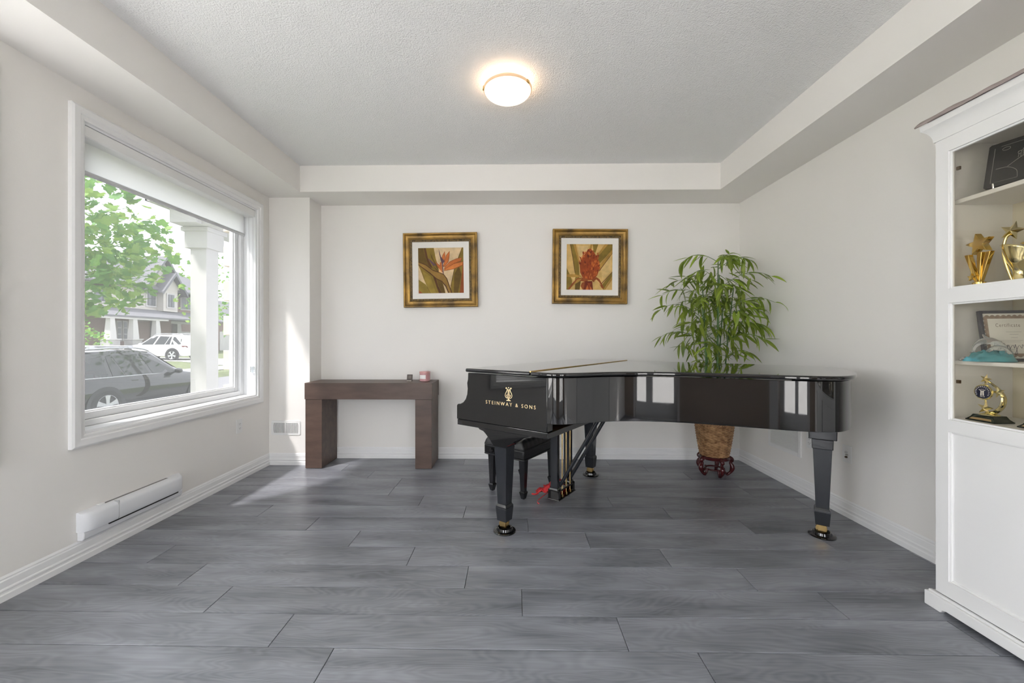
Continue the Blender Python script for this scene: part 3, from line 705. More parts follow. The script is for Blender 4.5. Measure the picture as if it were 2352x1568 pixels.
L1 = [(CR, [(395, 450), (1160, 450), (1160, 1220), (395, 1220)]),
 (OL, [(395, 450), (660, 450), (690, 620), (740, 800), (800, 1000), (850, 1220), (590, 1220), (480, 960), (400, 740)]),
 (OD, [(395, 450), (480, 450), (530, 640), (620, 800), (500, 735), (400, 690)]),
 (BR, [(490, 450), (525, 450), (560, 620), (640, 800), (570, 740), (520, 600)]),
 (OD, [(600, 530), (640, 620), (700, 730), (740, 850), (690, 760), (620, 620)]),
 (CR, [(400, 770), (425, 800), (520, 1065), (400, 985)]),
 ((156, 132, 52), [(400, 985), (520, 1070), (600, 1220), (400, 1220)]), (BR, [(520, 1070), (608, 1220), (594, 1220)]), (RUST, [(400, 1160), (470, 1220), (400, 1220)]),
 ((164, 138, 56), [(470, 840), (600, 930), (690, 1220), (600, 1220), (520, 1060)]),
 (BR, [(640, 920), (700, 985), (730, 1100), (790, 1220), (740, 1220), (690, 1080)]),
 (OD, [(700, 970), (790, 1020), (850, 1220), (790, 1220), (730, 1080)]),
 (OL, [(1135, 450), (1160, 450), (1160, 1220), (935, 1220), (940, 1080), (1000, 820), (1060, 650)]),
 (OD, [(1000, 900), (1080, 760), (1120, 900), (1060, 1220), (990, 1220)]), (RUST, [(1150, 720), (1160, 720), (1160, 1220), (1088, 1220)]),
 (BR, [(1140, 450), (1134, 450), (1058, 650), (998, 820), (934, 1100), (940, 1110), (1006, 826), (1066, 655)]),
 (BR, [(400, 678), (520, 728), (640, 822), (760, 868), (825, 895), (880, 970), (918, 1080), (966, 1215), (892, 1215), (850, 1110), (786, 1022), (690, 975), (590, 888), (470, 796), (400, 740)]),
 ((165, 126, 60), [(400, 694), (520, 744), (640, 836), (760, 880), (818, 906), (866, 975), (904, 1085), (945, 1215), (912, 1215), (866, 1100), (796, 1012), (700, 964), (600, 874), (480, 784), (400, 726)]),
 (RUST, [(685, 680), (742, 732), (795, 790), (806, 868), (758, 848), (715, 765)]), (ORG, [(692, 695), (742, 745), (790, 795), (798, 850), (765, 830), (725, 760)]),
 (RUST, [(845, 510), (806, 580), (784, 660), (835, 695), (856, 600)]), (ORG, [(842, 524), (812, 584), (792, 655), (832, 682), (848, 600)]),
 (RUST, [(928, 505), (868, 578), (836, 690), (810, 765), (832, 778), (906, 694), (925, 600)]), (ORG, [(922, 520), (874, 584), (844, 690), (820, 756), (834, 764), (896, 688), (917, 600)]),
 (RUST, [(1135, 622), (1040, 636), (925, 686), (845, 768), (824, 828), (1000, 720), (1115, 684)]), (ORG, [(1126, 628), (1040, 644), (930, 694), (852, 772), (834, 815), (1000, 712), (1110, 676)]),
 (RUST, [(1155, 686), (1000, 718), (856, 800), (824, 846), (1000, 815), (1145, 755)]), ((224, 134, 66), [(1148, 694), (1000, 726), (864, 802), (838, 836), (1000, 805), (1138, 746)]),
 (ORG, [(762, 700), (754, 770), (800, 804), (786, 690)]), ((240, 190, 130), [(735, 790), (790, 850), (800, 880), (745, 862)]),
 (PUR, [(742, 466), (764, 540), (780, 600), (842, 680), (812, 722), (823, 890), (810, 892), (795, 730), (770, 640), (752, 560)]),
 (PUR, [(563, 622), (640, 688), (697, 745), (652, 758), (600, 692)]), (BR, [(650, 758), (735, 850), (722, 858)]),]
random.seed(11)
TAN, GOLD2, PIN, PIN2, PIN3 = (190, 146, 66), (228, 188, 116), (170, 74, 26), (205, 104, 40), (128, 48, 20)
L2 = [(GOLD2, [(375, 390), (1150, 390), (1150, 1165), (375, 1165)]), ((238, 204, 140), [(560, 420), (740, 420), (700, 560), (610, 640)]), ((236, 200, 132), [(960, 800), (1130, 560), (1130, 840), (980, 1000)]),
 (OL, [(435, 390), (490, 390), (560, 600), (590, 800), (600, 1165), (520, 1165), (520, 880), (480, 620)]), (TAN, [(485, 390), (530, 390), (588, 650), (598, 800), (560, 640)]), (BR, [(432, 390), (440, 390), (486, 620), (524, 880), (516, 880), (476, 620)]),
 (OL, [(815, 390), (910, 390), (860, 540), (830, 520)]), (TAN, [(782, 390), (816, 390), (800, 470), (756, 470)]),
 (TAN, [(1085, 390), (1020, 390), (866, 610), (900, 640)]), (OL, [(1150, 390), (1078, 390), (890, 620), (900, 760), (1150, 480)]), (TAN, [(1150, 480), (1150, 540), (920, 850), (900, 770)]), (BR, [(1150, 536), (1150, 546), (930, 850), (922, 842)]),
 (OL, [(1150, 860), (1040, 990), (960, 1100), (1000, 1165), (1050, 1080), (1150, 930)]), (TAN, [(1150, 930), (1150, 985), (1030, 1165), (1000, 1165)]), (BR, [(1150, 850), (1150, 860), (970, 1065), (960, 1058)]),
 (OL, [(375, 790), (430, 900), (470, 1000), (470, 1100), (420, 1165), (375, 1165)]), (TAN, [(375, 905), (480, 900), (600, 915), (650, 945), (500, 950), (375, 945)]), ((240, 205, 140), [(470, 960), (530, 950), (500, 1010)]), (OD, [(530, 1000), (620, 1000), (600, 1165), (528, 1165)]),
 (PIN, [(780, 465), (845, 535), (880, 600), (925, 690), (935, 800), (895, 920), (830, 995), (740, 1005), (650, 955), (608, 870), (598, 720), (650, 605), (700, 535), (735, 478)]),
 (RUST, [(750, 985), (640, 955), (555, 970), (470, 1060), (400, 1155), (430, 1158), (520, 1060), (600, 1012), (720, 1035)]), (TAN, [(640, 970), (560, 990), (440, 1140), (520, 1070), (600, 1020)]),
 (RUST, [(700, 1020), (640, 1040), (615, 1100), (655, 1165), (690, 1165), (678, 1080)]), (RUST, [(800, 1000), (880, 945), (935, 985), (1015, 1140), (975, 1135), (900, 1020), (830, 1032)]), ((232, 190, 120), [(840, 1020), (880, 985), (930, 1030), (960, 1090), (890, 1030)]),
 (PIN3, [(690, 1015), (812, 1015), (826, 1165), (665, 1165)]), (ORG, [(700, 1165), (730, 1080), (755, 1165)]), (ORG, [(770, 1165), (780, 1100), (815, 1165)]), (PIN, [(730, 1050), (790, 1050), (760, 1165)])]
for i in range(95):
    fy = random.random(); yy = 500 + fy * 470; hw = 45 + 125 * math.sin(PI * min(1, .12 + fy * .86)) ** .8
    xx = 768 + random.uniform(-1, 1) * hw; s_ = 16 + 10 * random.random(); lean = (xx - 768) / 170 * 18
    L2.append((random.choice([PIN2, PIN3, (188, 88, 34), (214, 116, 50), (148, 58, 22)]), [(xx - s_ * .5, yy + s_ * .9), (xx - s_ * .55 + lean * .5, yy), (xx + lean * 1.4, yy - s_ * 1.3), (xx + s_ * .5 + lean * .5, yy), (xx + s_ * .3, yy + s_ * .9)]))
painting('framed_painting', 'antique gold framed painting of a bird of paradise flower', -.706, 1.858, .728, -.7, L1, (395, 1160, 450, 1220))
painting('framed_painting', 'antique gold framed painting of a red pineapple bloom', .756, 1.888, .728, .5, L2, (375, 1150, 390, 1165))

# ------------------------------------------------------------------ plant stand, basket and bamboo
PX, PY = 1.765, 3.515
t = thing('plant_stand', 'small carved dark red wooden plant stand under the basket', 'plant stand', (PX, PY, 0), R(10))
MB().lathe([(.105, .140), (.125, .143), (.128, .150), (.120, .160), (.118, .166), (.08, .166)], 32).build('stand_top', rosewood_m, t, smooth=40)
for i in range(5):
    a = R(-100 + 72 * i)
    pth = smoothpath([(.110, 0, .158), (.138, 0, .135), (.128, 0, .112), (.142, 0, .075), (.130, 0, .035), (.100, 0, .010), (.080, 0, .030), (.075, 0, .060)], 5)
    rad = [.016 + .004 * math.sin(j * .5) if j < 26 else .010 for j in range(len(pth))]
    m = MB(); m.tube([tuple(p) for p in pth], rad, 8, M=RZ(a)); m.frustum(0, .004, .004, .014, .011, .011, M=RZ(a), c=(.104, 0)); m.build('leg', rosewood_m, t, smooth=60)
MB().tube([(.072 * math.cos(2 * PI * i / 24), .072 * math.sin(2 * PI * i / 24), .050) for i in range(24)], .007, 6, closed=True).build('stretcher_ring', rosewood_m, t, smooth=60)
t = thing('wicker_basket', 'brown woven wicker basket on the wooden plant stand', 'basket', (PX, PY, .167))
def brad(z): return .108 + .045 * (z / .285) ** .8 if z < .285 else .153
m = MB(); rows = 24
for r_ in range(rows):
    z = .008 + r_ * .0112
    m.tube([((brad(z) + .0045 * (1 if (r_ // 1) % 2 else -1) * math.cos(16 * a)) * math.cos(a), (brad(z) + .0045 * (1 if r_ % 2 else -1) * math.cos(16 * a)) * math.sin(a), z) for a in [2 * PI * i / 96 for i in range(96)]], .0056, 5, closed=True)
m.build('weave', wicker_m, t, smooth=60)['kind'] = 'stuff'
for q in (0, 1):
    MB().tube([((brad(.28) + .006 * math.cos(20 * a + q * PI)) * math.cos(a), (brad(.28) + .006 * math.cos(20 * a + q * PI)) * math.sin(a), .281 + .006 * math.sin(20 * a + q * PI)) for a in [2 * PI * i / 120 for i in range(120)]], .006, 6, closed=True).build('rim_braid', wicker_m, t, smooth=60)
MB().lathe([(.100, 0), (.101, .004), (.144, .262)], 32).build('basket_liner', mat('basket_liner', (.10, .05, .02), .9), t)
random.seed(21)
pl = thing('bamboo_plant', 'tall leafy artificial bamboo plant standing in the wicker basket', 'plant', (PX, PY, .43))
MB().lathe([(.135, .0), (.11, .008), (.05, .014), (.002, .016)], 20, capb=False).build('moss', soil_m, pl, smooth=60)
def leafmesh(i, m):
    L, w = .15, .0120 + .0018 * (i % 3)
    v = []; fs = []; N_ = 7; droop = [.2, .5, .9, .05][i % 4]
    for k_ in range(N_):
        s_ = k_ / (N_ - 1); ww = w * (math.sin(PI * s_ ** .75) ** .8) if 0 < s_ < 1 else .0008
        x = L * math.sin(droop * s_) / droop * 1.0; z = -L * (1 - math.cos(droop * s_)) / droop
        v += [(x, -ww, z + ww * .35), (x, 0, z), (x, ww, z + ww * .35)]
    for k_ in range(N_ - 1): fs += [(k_ * 3, k_ * 3 + 1, k_ * 3 + 4, k_ * 3 + 3), (k_ * 3 + 1, k_ * 3 + 2, k_ * 3 + 5, k_ * 3 + 4)]
    return MB()._add(v, fs).mesh('bamboo_leaf', m, smooth=80)
LMS = [leafmesh(i, bleaf_m if i % 3 else bleaf2_m) for i in range(8)]
stems = [(-.065, -.03, 1.02, -.05), (-.028, .03, 1.22, -.06), (.0, -.05, 1.30, .02), (.025, .0, 1.42, .01), (.08, .02, 1.20, .10), (.05, .06, 1.05, .06)]
nl = 0; extra = []
def place_leaf(pos, az, el, roll, sc):
    global nl
    w = Vector(pos) + Vector((PX, PY, .43))
    tip = w + Vector((math.cos(az) * math.cos(el), math.sin(az) * math.cos(el), 0)) * .13 * sc
    if tip.x > XR - .02 or tip.y > YB - .02 or w.x > XR - .02 or w.y > YB - .02: return
    if nl >= 298: extra.append((pos, az, el, roll, sc)); return
    o = bpy.data.objects.new('leaf', LMS[random.randrange(8)]); C.objects.link(o); o.parent = pl
    o.matrix_local = T(*pos) @ RZ(az) @ RY(-el) @ RX(roll); o.scale = (sc, sc, sc); nl += 1
branches = MB()
fr = [(1.50, .30, 50), (1.50, .30, 150), (1.46, .26, 280), (1.44, .40, 10), (1.30, .36, 210), (1.26, .42, 335), (1.20, .46, 190), (1.18, .44, 20), (1.16, .36, 255), (1.12, .48, 175), (1.10, .46, 345), (1.06, .40, 230), (1.03, .44, 310), (1.0, .42, 195), (.97, .46, 0), (.93, .40, 270), (.90, .44, 330), (.86, .40, 205), (.83, .46, 355), (.78, .38, 180), (.76, .36, 300), (.70, .34, 225), (.66, .30, 20), (.56, .28, 200), (.50, .26, 330), (.46, .24, 240), (.43, .30, 350)]
for bi, (z, L, az) in enumerate(fr):
    L *= .95; a = R(az + random.uniform(-14, 14)); st = stems[bi % 6]
    if st[2] < z: st = stems[3]
    b0 = Vector((st[0] + st[3] * z / 1.3, st[1], z - .08)); d = Vector((math.cos(a), math.sin(a), 0))
    if b0.x + d.x * L + PX > XR - .1: L = max(.08, (XR - .1 - PX - b0.x) / d.x)
    if b0.y + d.y * L + PY > YB - .1: L = max(.08, (YB - .1 - PY - b0.y) / d.y)
    pts = [b0 + d * (L * s_) + Vector((0, 0, .16 * L / .4 * math.sin(s_ * 2.1) - .05 * s_ * s_)) for s_ in [i / 7 for i in range(8)]]
    branches.tube([tuple(p) for p in pts], [.0026 - .0002 * i for i in range(8)], 5)
    for k_ in range(2, 8):
        for q in range(2):
            p = pts[k_]; aa = a + (q * 2 - 1) * R(random.uniform(15, 60)) + R(random.uniform(-10, 10))
            place_leaf(tuple(p), aa, R(random.uniform(-60, 8)), R(random.uniform(-40, 40)), random.uniform(.75, 1.2))
for k_ in range(330):
    z = random.uniform(.60, 1.42); st = stems[random.randrange(6)]
    place_leaf((st[0] + random.uniform(-.22, .22), st[1] + random.uniform(-.16, .16), min(z, st[2] + .08)), random.uniform(0, 2 * PI), R(random.uniform(-70, 10)), 0, random.uniform(.7, 1.15))
xm = MB()
for pos, az, el, roll, sc in extra:
    me_ = LMS[random.randrange(8)]; xm._add([tuple(v.co) for v in me_.vertices], [tuple(p.vertices) for p in me_.polygons], 0, T(*pos) @ RZ(az) @ RY(-el) @ RX(roll) @ Matrix.Scale(sc, 4))
xm.build('foliage', bleaf_m, pl, smooth=80)['kind'] = 'stuff'
branches.build('twigs', bstem_m, pl)['kind'] = 'stuff'
for x, y, h_, ln in stems:
    m = MB(); pts = [(x + ln * s_ ** 1.5, y, h_ * s_) for s_ in [i / 12 for i in range(13)]]
    m.tube(pts, [.0085 - .004 * i / 12 for i in range(13)], 8)
    for i in range(1, 12, 2): m.lathe([(.006, -.003), (.010 - .004 * i / 12, 0), (.006, .003)], 8, M=T(*pts[i]))
    m.build('stem', bstem_m, pl, smooth=50)

# ------------------------------------------------------------------ display cabinet
CX, CB, CY0, CY1 = 1.856, 2.205, .50, 1.776
cab = thing('display_cabinet', 'tall white glass-fronted display cabinet holding trophies', 'cabinet', ((CX + CB) / 2, (CY0 + CY1) / 2, 0))
ft = .022
m = MB()
m.box(CX + .02, CB, CY1 - ft, CY1, .07, 2.04).box(CX + .02, CB, CY0, CY0 + ft, .07, 2.04).box(CX + .02, CB, CY0 + ft, CY1 - ft, .07, .10).box(CX + .02, CB, CY0 + ft, CY1 - ft, 2.02, 2.04)
m.box(CX + .02, CB, 1.128, 1.148, .10, 2.02)
m.build('carcass', cabw_m, cab, world=True)
MB().box(CB - .046, CB - .036, CY0 + ft, CY1 - ft, .10, 2.02).build('back_panel', mat('cabinet_back', (.62, .58, .47), .6), cab, world=True)  # beige-olive cast from glass tint and reflections is put into the panel colour
for nm, z0, z1 in (('shelf', 1.755, 1.773), ('shelf', 1.365, 1.385), ('shelf', 1.066, 1.082), ('shelf', .815, .838)):
    for a, b in ((CY0 + ft, 1.128), (1.148, CY1 - ft)):
        MB().box(CX + (.055 if z0 in (1.755, 1.066) else .021), CB - .046, a, b, z0, z1).build(nm, cabw_m, cab, world=True, bevel=.002)
for a, b in ((CY0, 1.138), (1.138, CY1)):
    sw = .050
    d = MB(); X0, X1 = CX, CX + .020
    d.box(X0, X1, a, a + sw, .075, 2.035).box(X0, X1, b - sw, b, .075, 2.035)
    for z0, z1 in ((.075, .142), (.782, .832), (1.328, 1.388), (1.975, 2.035)): d.box(X0, X1, a + sw, b - sw, z0, z1)
    do = d.build('door', cabw_m, cab, world=True)
    bd = MB(); bw = .008
    for z0, z1 in ((.142, .782), (.832, 1.328), (1.388, 1.975)):
        xb = X0 + .006
        bd.box(xb, X1, a + sw, a + sw + bw, z0, z1).box(xb, X1, b - sw - bw, b - sw, z0, z1).box(xb, X1, a + sw + bw, b - sw - bw, z0, z0 + bw).box(xb, X1, a + sw + bw, b - sw - bw, z1 - bw, z1)
    o = bd.build('glazing_bead', cabw_m, cab, world=True, bevel=.002); o.parent = do
    o = MB().box(X0 + .012, X1 - .002, a + sw + bw, b - sw - bw, .150, .774).build('door_panel', cabw_m, cab, world=True); o.parent = do
    for z0, z1 in ((.840, 1.320), (1.396, 1.967)):
        o = MB().box(X0 + .012, X0 + .015, a + sw + bw, b - sw - bw, z0, z1).build('pane', cabpane_m, cab, world=True); o.parent = do
    for z in (1.895, .995):
        yy = b - sw - .030 if b == CY1 else a + sw + .010
        o = MB().box(X1 + .002, X1 + .010, yy + .008, yy + .02, z - .007, z + .007).build('hinge', hinge_m, cab, world=True); o.parent = do
# crown, plinth
CRP = [(0, 2.035), (.005, 2.035), (.007, 2.052), (.011, 2.066), (.018, 2.080), (.026, 2.090), (.033, 2.096), (.036, 2.120), (0, 2.120)]
m = MB(); n = len(CRP); vs = []
for o_, z in CRP: vs.append((CB, CY1 + o_, z))
for o_, z in CRP: vs.append((CX - o_, CY1 + o_, z))
for o_, z in CRP: vs.append((CX - o_, CY0 - o_, z))
for o_, z in CRP: vs.append((CB, CY0 - o_, z))
m._add(vs, [(j * n + i, j * n + (i + 1) % n, (j + 1) * n + (i + 1) % n, (j + 1) * n + i) for j in range(3) for i in range(n)] + [tuple(range(n)), tuple(range(3 * n, 4 * n))])
m.build('crown_moulding', cabw_m, cab, world=True, smooth=25)
MB().box(CX, CB, CY0, CY1, 2.04, 2.117).build('top_panel', cabw_m, cab, world=True)
pf = [(CY1 + .030, 0), (CY1 + .030, .062), (CY0 - .030, .062), (CY0 - .030, 0), (CY0 + .05, 0), (CY0 + .058, .012), (CY0 + .075, .018), (CY1 - .060, .018), (CY1 - .043, .012), (CY1 - .035, 0)]
m = MB(); m.prism(pf, CX - .020, CX + .002, 'x'); m.box(CX - .012, CX + .004, CY0 - .02, CY1 + .02, .062, .072); m.box(CX + .002, CB, CY1 + .006, CY1 + .030, 0, .062).box(CX + .002, CB, CY0 - .03, CY0 - .006, 0, .062)
m.build('plinth', cabw_m, cab, world=True, bevel=.003)
# cloth on top of the cabinet
t = thing('cloth_runner', 'taupe cloth laid along the top of the display cabinet', 'cloth', (1.95, 1.2, 2.121))
def cr(u, v):
    x = 1.806 + .34 * u; y = CY1 + .045 - 1.30 * v
    z = 2.128 + .020 * math.sin(min(1, u * 12) * PI / 2) + .006 * noise.noise(Vector((u * 3, v * 14, 0))) - .012 * (1 - min(1, u * 10))
    return (x + .012 * noise.noise(Vector((0, v * 10, 5))), y, max(2.1222, z))
MB().grid(cr, 24, 60).build('cloth_sheet', cloth_m, t, world=True, smooth=80)
t.children[0].modifiers.new('thickness', 'SOLIDIFY').thickness = .006; t.children[0].modifiers['thickness'].offset = 1

# cabinet contents -------------------------------------------------
t = thing('slate_plaque', 'black slate plaque engraved with figures on a hill, upper cabinet shelf', 'plaque', (1.925, 1.66, 1.774), 0)
DA = math.atan2(-.95, .31)   # along its width, to the viewer's right
t.rotation_euler = (0, 0, DA); PM[t.name] = T(1.925, 1.66, 1.774) @ RZ(DA)
SM = T(0, 0, .012) @ RX(R(-14))       # local x along width, -y faces the room
MB().prism([(0, .004), (.004, 0), (.29, 0), (.30, .003), (.298, .185), (.292, .190), (.006, .188), (0, .182)], 0, .012, 'y', M=SM).build('slate', slate_m, t)
dl = MB()
def dline(pts, r=.0006): dl.tube([tuple(SM @ Vector((x, -.0004, z))) for x, z in pts], r, 4)
dline([(.018, .168), (.018, .018), (.09, .018)]); dline([(.11, .018), (.225, .018), (.232, .172), (.035, .170)])
dline([(p.x, p.y) for p in smoothpath([(.028, .075, 0), (.06, .072, 0), (.085, .05, 0), (.09, .02, 0)], 5)]); dline([(p.x, p.y) for p in smoothpath([(.06, .075, 0), (.10, .105, 0), (.15, .118, 0), (.20, .108, 0)], 5)])
dline([(p.x, p.y) for p in smoothpath([(.125, .018, 0), (.15, .062, 0), (.19, .100, 0), (.230, .118, 0)], 5)]); dline([(.05 + .011 * math.cos(a), .155 + .007 * math.sin(a)) for a in [2 * PI * i / 12 for i in range(13)]])
for i in range(5):
    x = .088 + i * .012; hgt = .024 + .006 * i; zb_ = .102 + .002 * i
    dline([(x - .003, zb_), (x - .002, zb_ + hgt * .6), (x + .003, zb_ + hgt * .6), (x + .004, zb_)], .0005); dline([(x + .005 * math.cos(a), zb_ + hgt * .8 + .006 * math.sin(a)) for a in [2 * PI * j / 8 for j in range(9)]], .0005); dline([(x - .005, zb_ + hgt), (x + .006, zb_ + hgt + .002)], .0005)
dl.build('engraving', chalk_m, t)
for x in (.035, .20):
    MB().tube([(x, .03, .002), (x, -.018, .004), (x, -.020, .020)], .003, 6).build('stand_foot', steel_m, t)
def star(r1, r2, th, n=5, rot=90):
    pts = [((r1 if i % 2 == 0 else r2) * math.cos(R(rot + 180 * i / n)), (r1 if i % 2 == 0 else r2) * math.sin(R(rot + 180 * i / n))) for i in range(2 * n)]
    return pts
def facet_star(m, r1, r2, th, M):
    p = star(r1, r2, th); n = len(p); v = [(a, 0, b) for a, b in p] + [(0, -th, 0), (0, th, 0)]
    m._add(v, [(i, (i + 1) % n, n) for i in range(n)] + [((i + 1) % n, i, n + 1) for i in range(n)], 0, M)
def star_column(label, loc, rz, sc=1.):
    t = thing('star_trophy', label, 'trophy', loc, rz, 'gold trophies in the cabinet')
    MB().lathe([(.026, 0), (.026, .008), (.020, .012), (.020, .022), (.015, .024)], 20).build('base', trophy_m, t, smooth=35)
    for s_, l_ in ((-1, .062), (1, .070), (.2, .075)):
        m = MB(); m.frustum(.022, .006, .006, .022 + .10 + l_ * .3, .009, .009); 
        m.v = [(x + s_ * .030 * max(0, (z - .03)) / .1, y + .006 * s_, z) for x, y, z in m.v]
        m.build('column', trophy_m, t, bevel=.002)
    m = MB(); m.prism(star(.046, .020, 0, rot=100), -.013, .013, 'y', M=T(.004, 0, .178)); m.build('star', trophy_m, t, bevel=.002)
    MB().prism(star(.016, .007, 0), -.005, .005, 'y', M=T(-.014, -.012, .045)).build('small_star', trophy_m, t)
    t.scale = (sc, sc, sc); return t
star_column('tall gold star trophy on slim columns, left of the gold cup', (1.915, 1.665, 1.385), R(-92), 1.0)
t = thing('cup_trophy', 'gold twisted cup trophy with a large star on its rim', 'trophy', (1.960, 1.570, 1.385), R(-75), 'gold trophies in the cabinet')
def cupf(u, v):
    a = u * 2 * PI; z = .135 * v; r = .026 - .010 * math.sin(min(1, v * 1.6) * PI) ** 1.0 + .040 * max(0, v - .35) ** 1.3
    r *= 1 + .07 * math.sin(3 * a + 9 * v) * (1 - v); zz_ = z + (.022 * math.cos(a + 2.4) * v ** 3)
    return (r * math.cos(a), r * math.sin(a), zz_ + .003)
MB().grid(cupf, 40, 24, wrapu=True).build('cup', trophy2_m, t, smooth=50)
t.children[0].modifiers.new('thickness', 'SOLIDIFY').thickness = .002
MB().lathe([(.036, 0), (.036, .004), (.028, .007)], 24).build('foot', trophy2_m, t, smooth=40)
MB().tube([tuple(p) for p in smoothpath([(-.020, 0, .02), (-.036, -.004, .09), (-.042, -.004, .14), (-.036, -.004, .185), (-.024, -.004, .20)], 5)], .005, 8).build('ribbon_arm', trophy2_m, t, smooth=60)
m = MB(); facet_star(m, .038, .017, .014, T(-.018, -.004, .212) @ RY(R(18))); m.build('star', trophy2_m, t)
star_column('gold star trophy standing behind the gold cup', (2.055, 1.60, 1.385), R(-92), .95)
# framed certificate
CD = math.atan2(-.26, .97)
t = thing('framed_certificate', 'dark framed certificate leaning behind the glass dolphins', 'certificate', (1.962, 1.690, 1.083), CD)
CM = RX(R(-9))
W_, H_ = .185, .212; fb = .011
m = MB(); m.box(0, fb, -.010, .006, 0, H_, M=CM).box(W_ - fb, W_, -.010, .006, 0, H_, M=CM).box(fb, W_ - fb, -.010, .006, 0, fb, M=CM).box(fb, W_ - fb, -.010, .006, H_ - fb, H_, M=CM)
m.build('frame', certf_m, t, bevel=.002)
MB().box(fb, W_ - fb, .000, .004, fb, H_ - fb, M=CM).build('certificate_sheet', paper_m, t)
ring = []; x0, x1, z0, z1 = fb + .010, W_ - fb - .010, fb + .012, H_ - fb - .012
def scallop(x0, x1, z0, z1, amp, k_):
    out = []
    for (ax, az), (bx, bz), (nx, nz) in (((x0, z0), (x1, z0), (0, -1)), ((x1, z0), (x1, z1), (1, 0)), ((x1, z1), (x0, z1), (0, 1)), ((x0, z1), (x0, z0), (-1, 0))):
        L = abs(bx - ax) + abs(bz - az); cnt = max(2, round(L / .018)); N_ = cnt * 6
        for i in range(N_):
            s_ = i / N_; a_ = amp * abs(math.sin(s_ * cnt * PI)); out.append((ax + (bx - ax) * s_ + nx * a_, az + (bz - az) * s_ + nz * a_))
    return out
MB().prism(scallop(x0, x1, z0, z1, .006, 1), -.0006, .0002, 'y', M=CM).build('printed_border', certb_m, t)
MB().box(x0 + .009, x1 - .009, -.0011, -.0006, z0 + .010, z1 - .010, M=CM).build('printed_panel', paper_m, t)
TM = CM @ T(W_ / 2, -.0013, H_ - .068) @ RX(R(90)) @ Matrix.Diagonal((.68, 1, 1, 1))
text('certificate_title', 'Certificate', .021, mat('title_ink', (.25, .20, .16), .7), t, TM, .0001, 1.25)
m = MB()
sig = [(.075, .058), (.080, .078), (.092, .082), (.086, .064), (.078, .050), (.100, .060), (.106, .070), (.100, .074), (.104, .058), (.118, .068), (.116, .056), (.124, .068), (.128, .040), (.120, .036), (.136, .062), (.146, .066), (.150, .054), (.156, .070), (.160, .034), (.150, .030), (.172, .066), (.184, .054), (.190, .070), (.200, .056), (.215, .062)]
m.tube([tuple(CM @ Vector((p.x, -.0013, p.y))) for p in smoothpath([(a * .66 + .005, b, 0) for a, b in sig], 4)], .0007, 4)
m.build('signature', ink_m, t)
m = MB()
for (a, b, z) in ((.12, .19, .122), (.135, .175, .112), (.14, .17, .098), (.06, .19, .086), (.065, .18, .080), (.08, .13, .034), (.08, .15, .048)):
    m.box(a * .7, b * .7, -.0013, -.0011, z, z + .0012, M=CM)
m.build('printed_rules', mat('print_grey', (.42, .40, .38), .8), t)
# dolphin sculpture
t = thing('dolphin_sculpture', 'clear glass dolphins leaping over a teal glass wave', 'sculpture', (1.935, 1.640, 1.083), R(-14))
def mound(u, v):
    a = u * 2 * PI; s_ = v
    r1, r2 = .084, .042
    z = .038 * (1 - (1 - s_) ** 2.0) + .020 * noise.noise(Vector((math.cos(a) * 3, math.sin(a) * 3, s_ * 5))) * min(1, s_ * 2)
    return (r1 * math.cos(a) * max(.02, 1 - s_) ** .6 * (1 + .08 * math.sin(5 * a)), r2 * math.sin(a) * max(.02, 1 - s_) ** .6 * (1 + .08 * math.sin(4 * a)), max(.0, z) + .001)
m = MB(); m.grid(mound, 40, 14, wrapu=True); m.build('wave_base', teal_m, t, smooth=70)
def dolphin(M, sc):
    m = MB(); sp = smoothpath([(-.050, 0, .0), (-.042, 0, .022), (-.018, 0, .040), (.012, 0, .040), (.036, 0, .026), (.048, 0, .016), (.060, 0, .010)], 6)
    rs = [.004, .008, .013, .0145, .012, .008, .003]; rad = []
    for i in range(len(sp)): f_ = i / (len(sp) - 1) * 6; a = int(min(5, f_)); rad.append(rs[a] + (rs[a + 1] - rs[a]) * (f_ - a))
    m.tube([tuple(p) for p in sp], rad, 12, M=M)
    for pts in ([(-.010, 0, .052), (.008, 0, .053), (-.012, 0, .072), (-.016, 0, .068)], [(-.052, -.016, -.004), (-.048, 0, .006), (-.052, .016, -.004), (-.062, 0, -.006)], [(.014, -.012, .034), (.022, -.014, .030), (.004, -.026, .014)], [(.014, .012, .034), (.022, .014, .030), (.004, .026, .014)]):
        v = [Vector(p) for p in pts]; c = sum(v, Vector()) / len(v); nrm = (v[1] - v[0]).cross(v[2] - v[0]).normalized() * .0025
        n = len(v); m._add([tuple(p) for p in v] + [tuple(c + nrm), tuple(c - nrm)], [(i, (i + 1) % n, n) for i in range(n)] + [((i + 1) % n, i, n + 1) for i in range(n)], 0, M)
    m.v = [tuple(Vector(v)) for v in m.v]
    return m
dolphin(T(-.005, .008, .045) @ RY(R(-4)) @ Matrix.Scale(.95, 4), 1).build('dolphin', crystal_m, t, smooth=60)
dolphin(T(.012, -.014, .022) @ RY(R(6)) @ Matrix.Scale(.8, 4), 1).build('dolphin', crystal_m, t, smooth=60)
t = thing('glass_pebble', 'small clear glass ornament beside the dolphins', 'ornament', (1.915, 1.715, 1.083))
MB().lathe([(.018, 0), (.020, .004), (.014, .009), (.008, .014), (.002, .018)], 14).build('ornament_body', crystal_m, t, smooth=50)
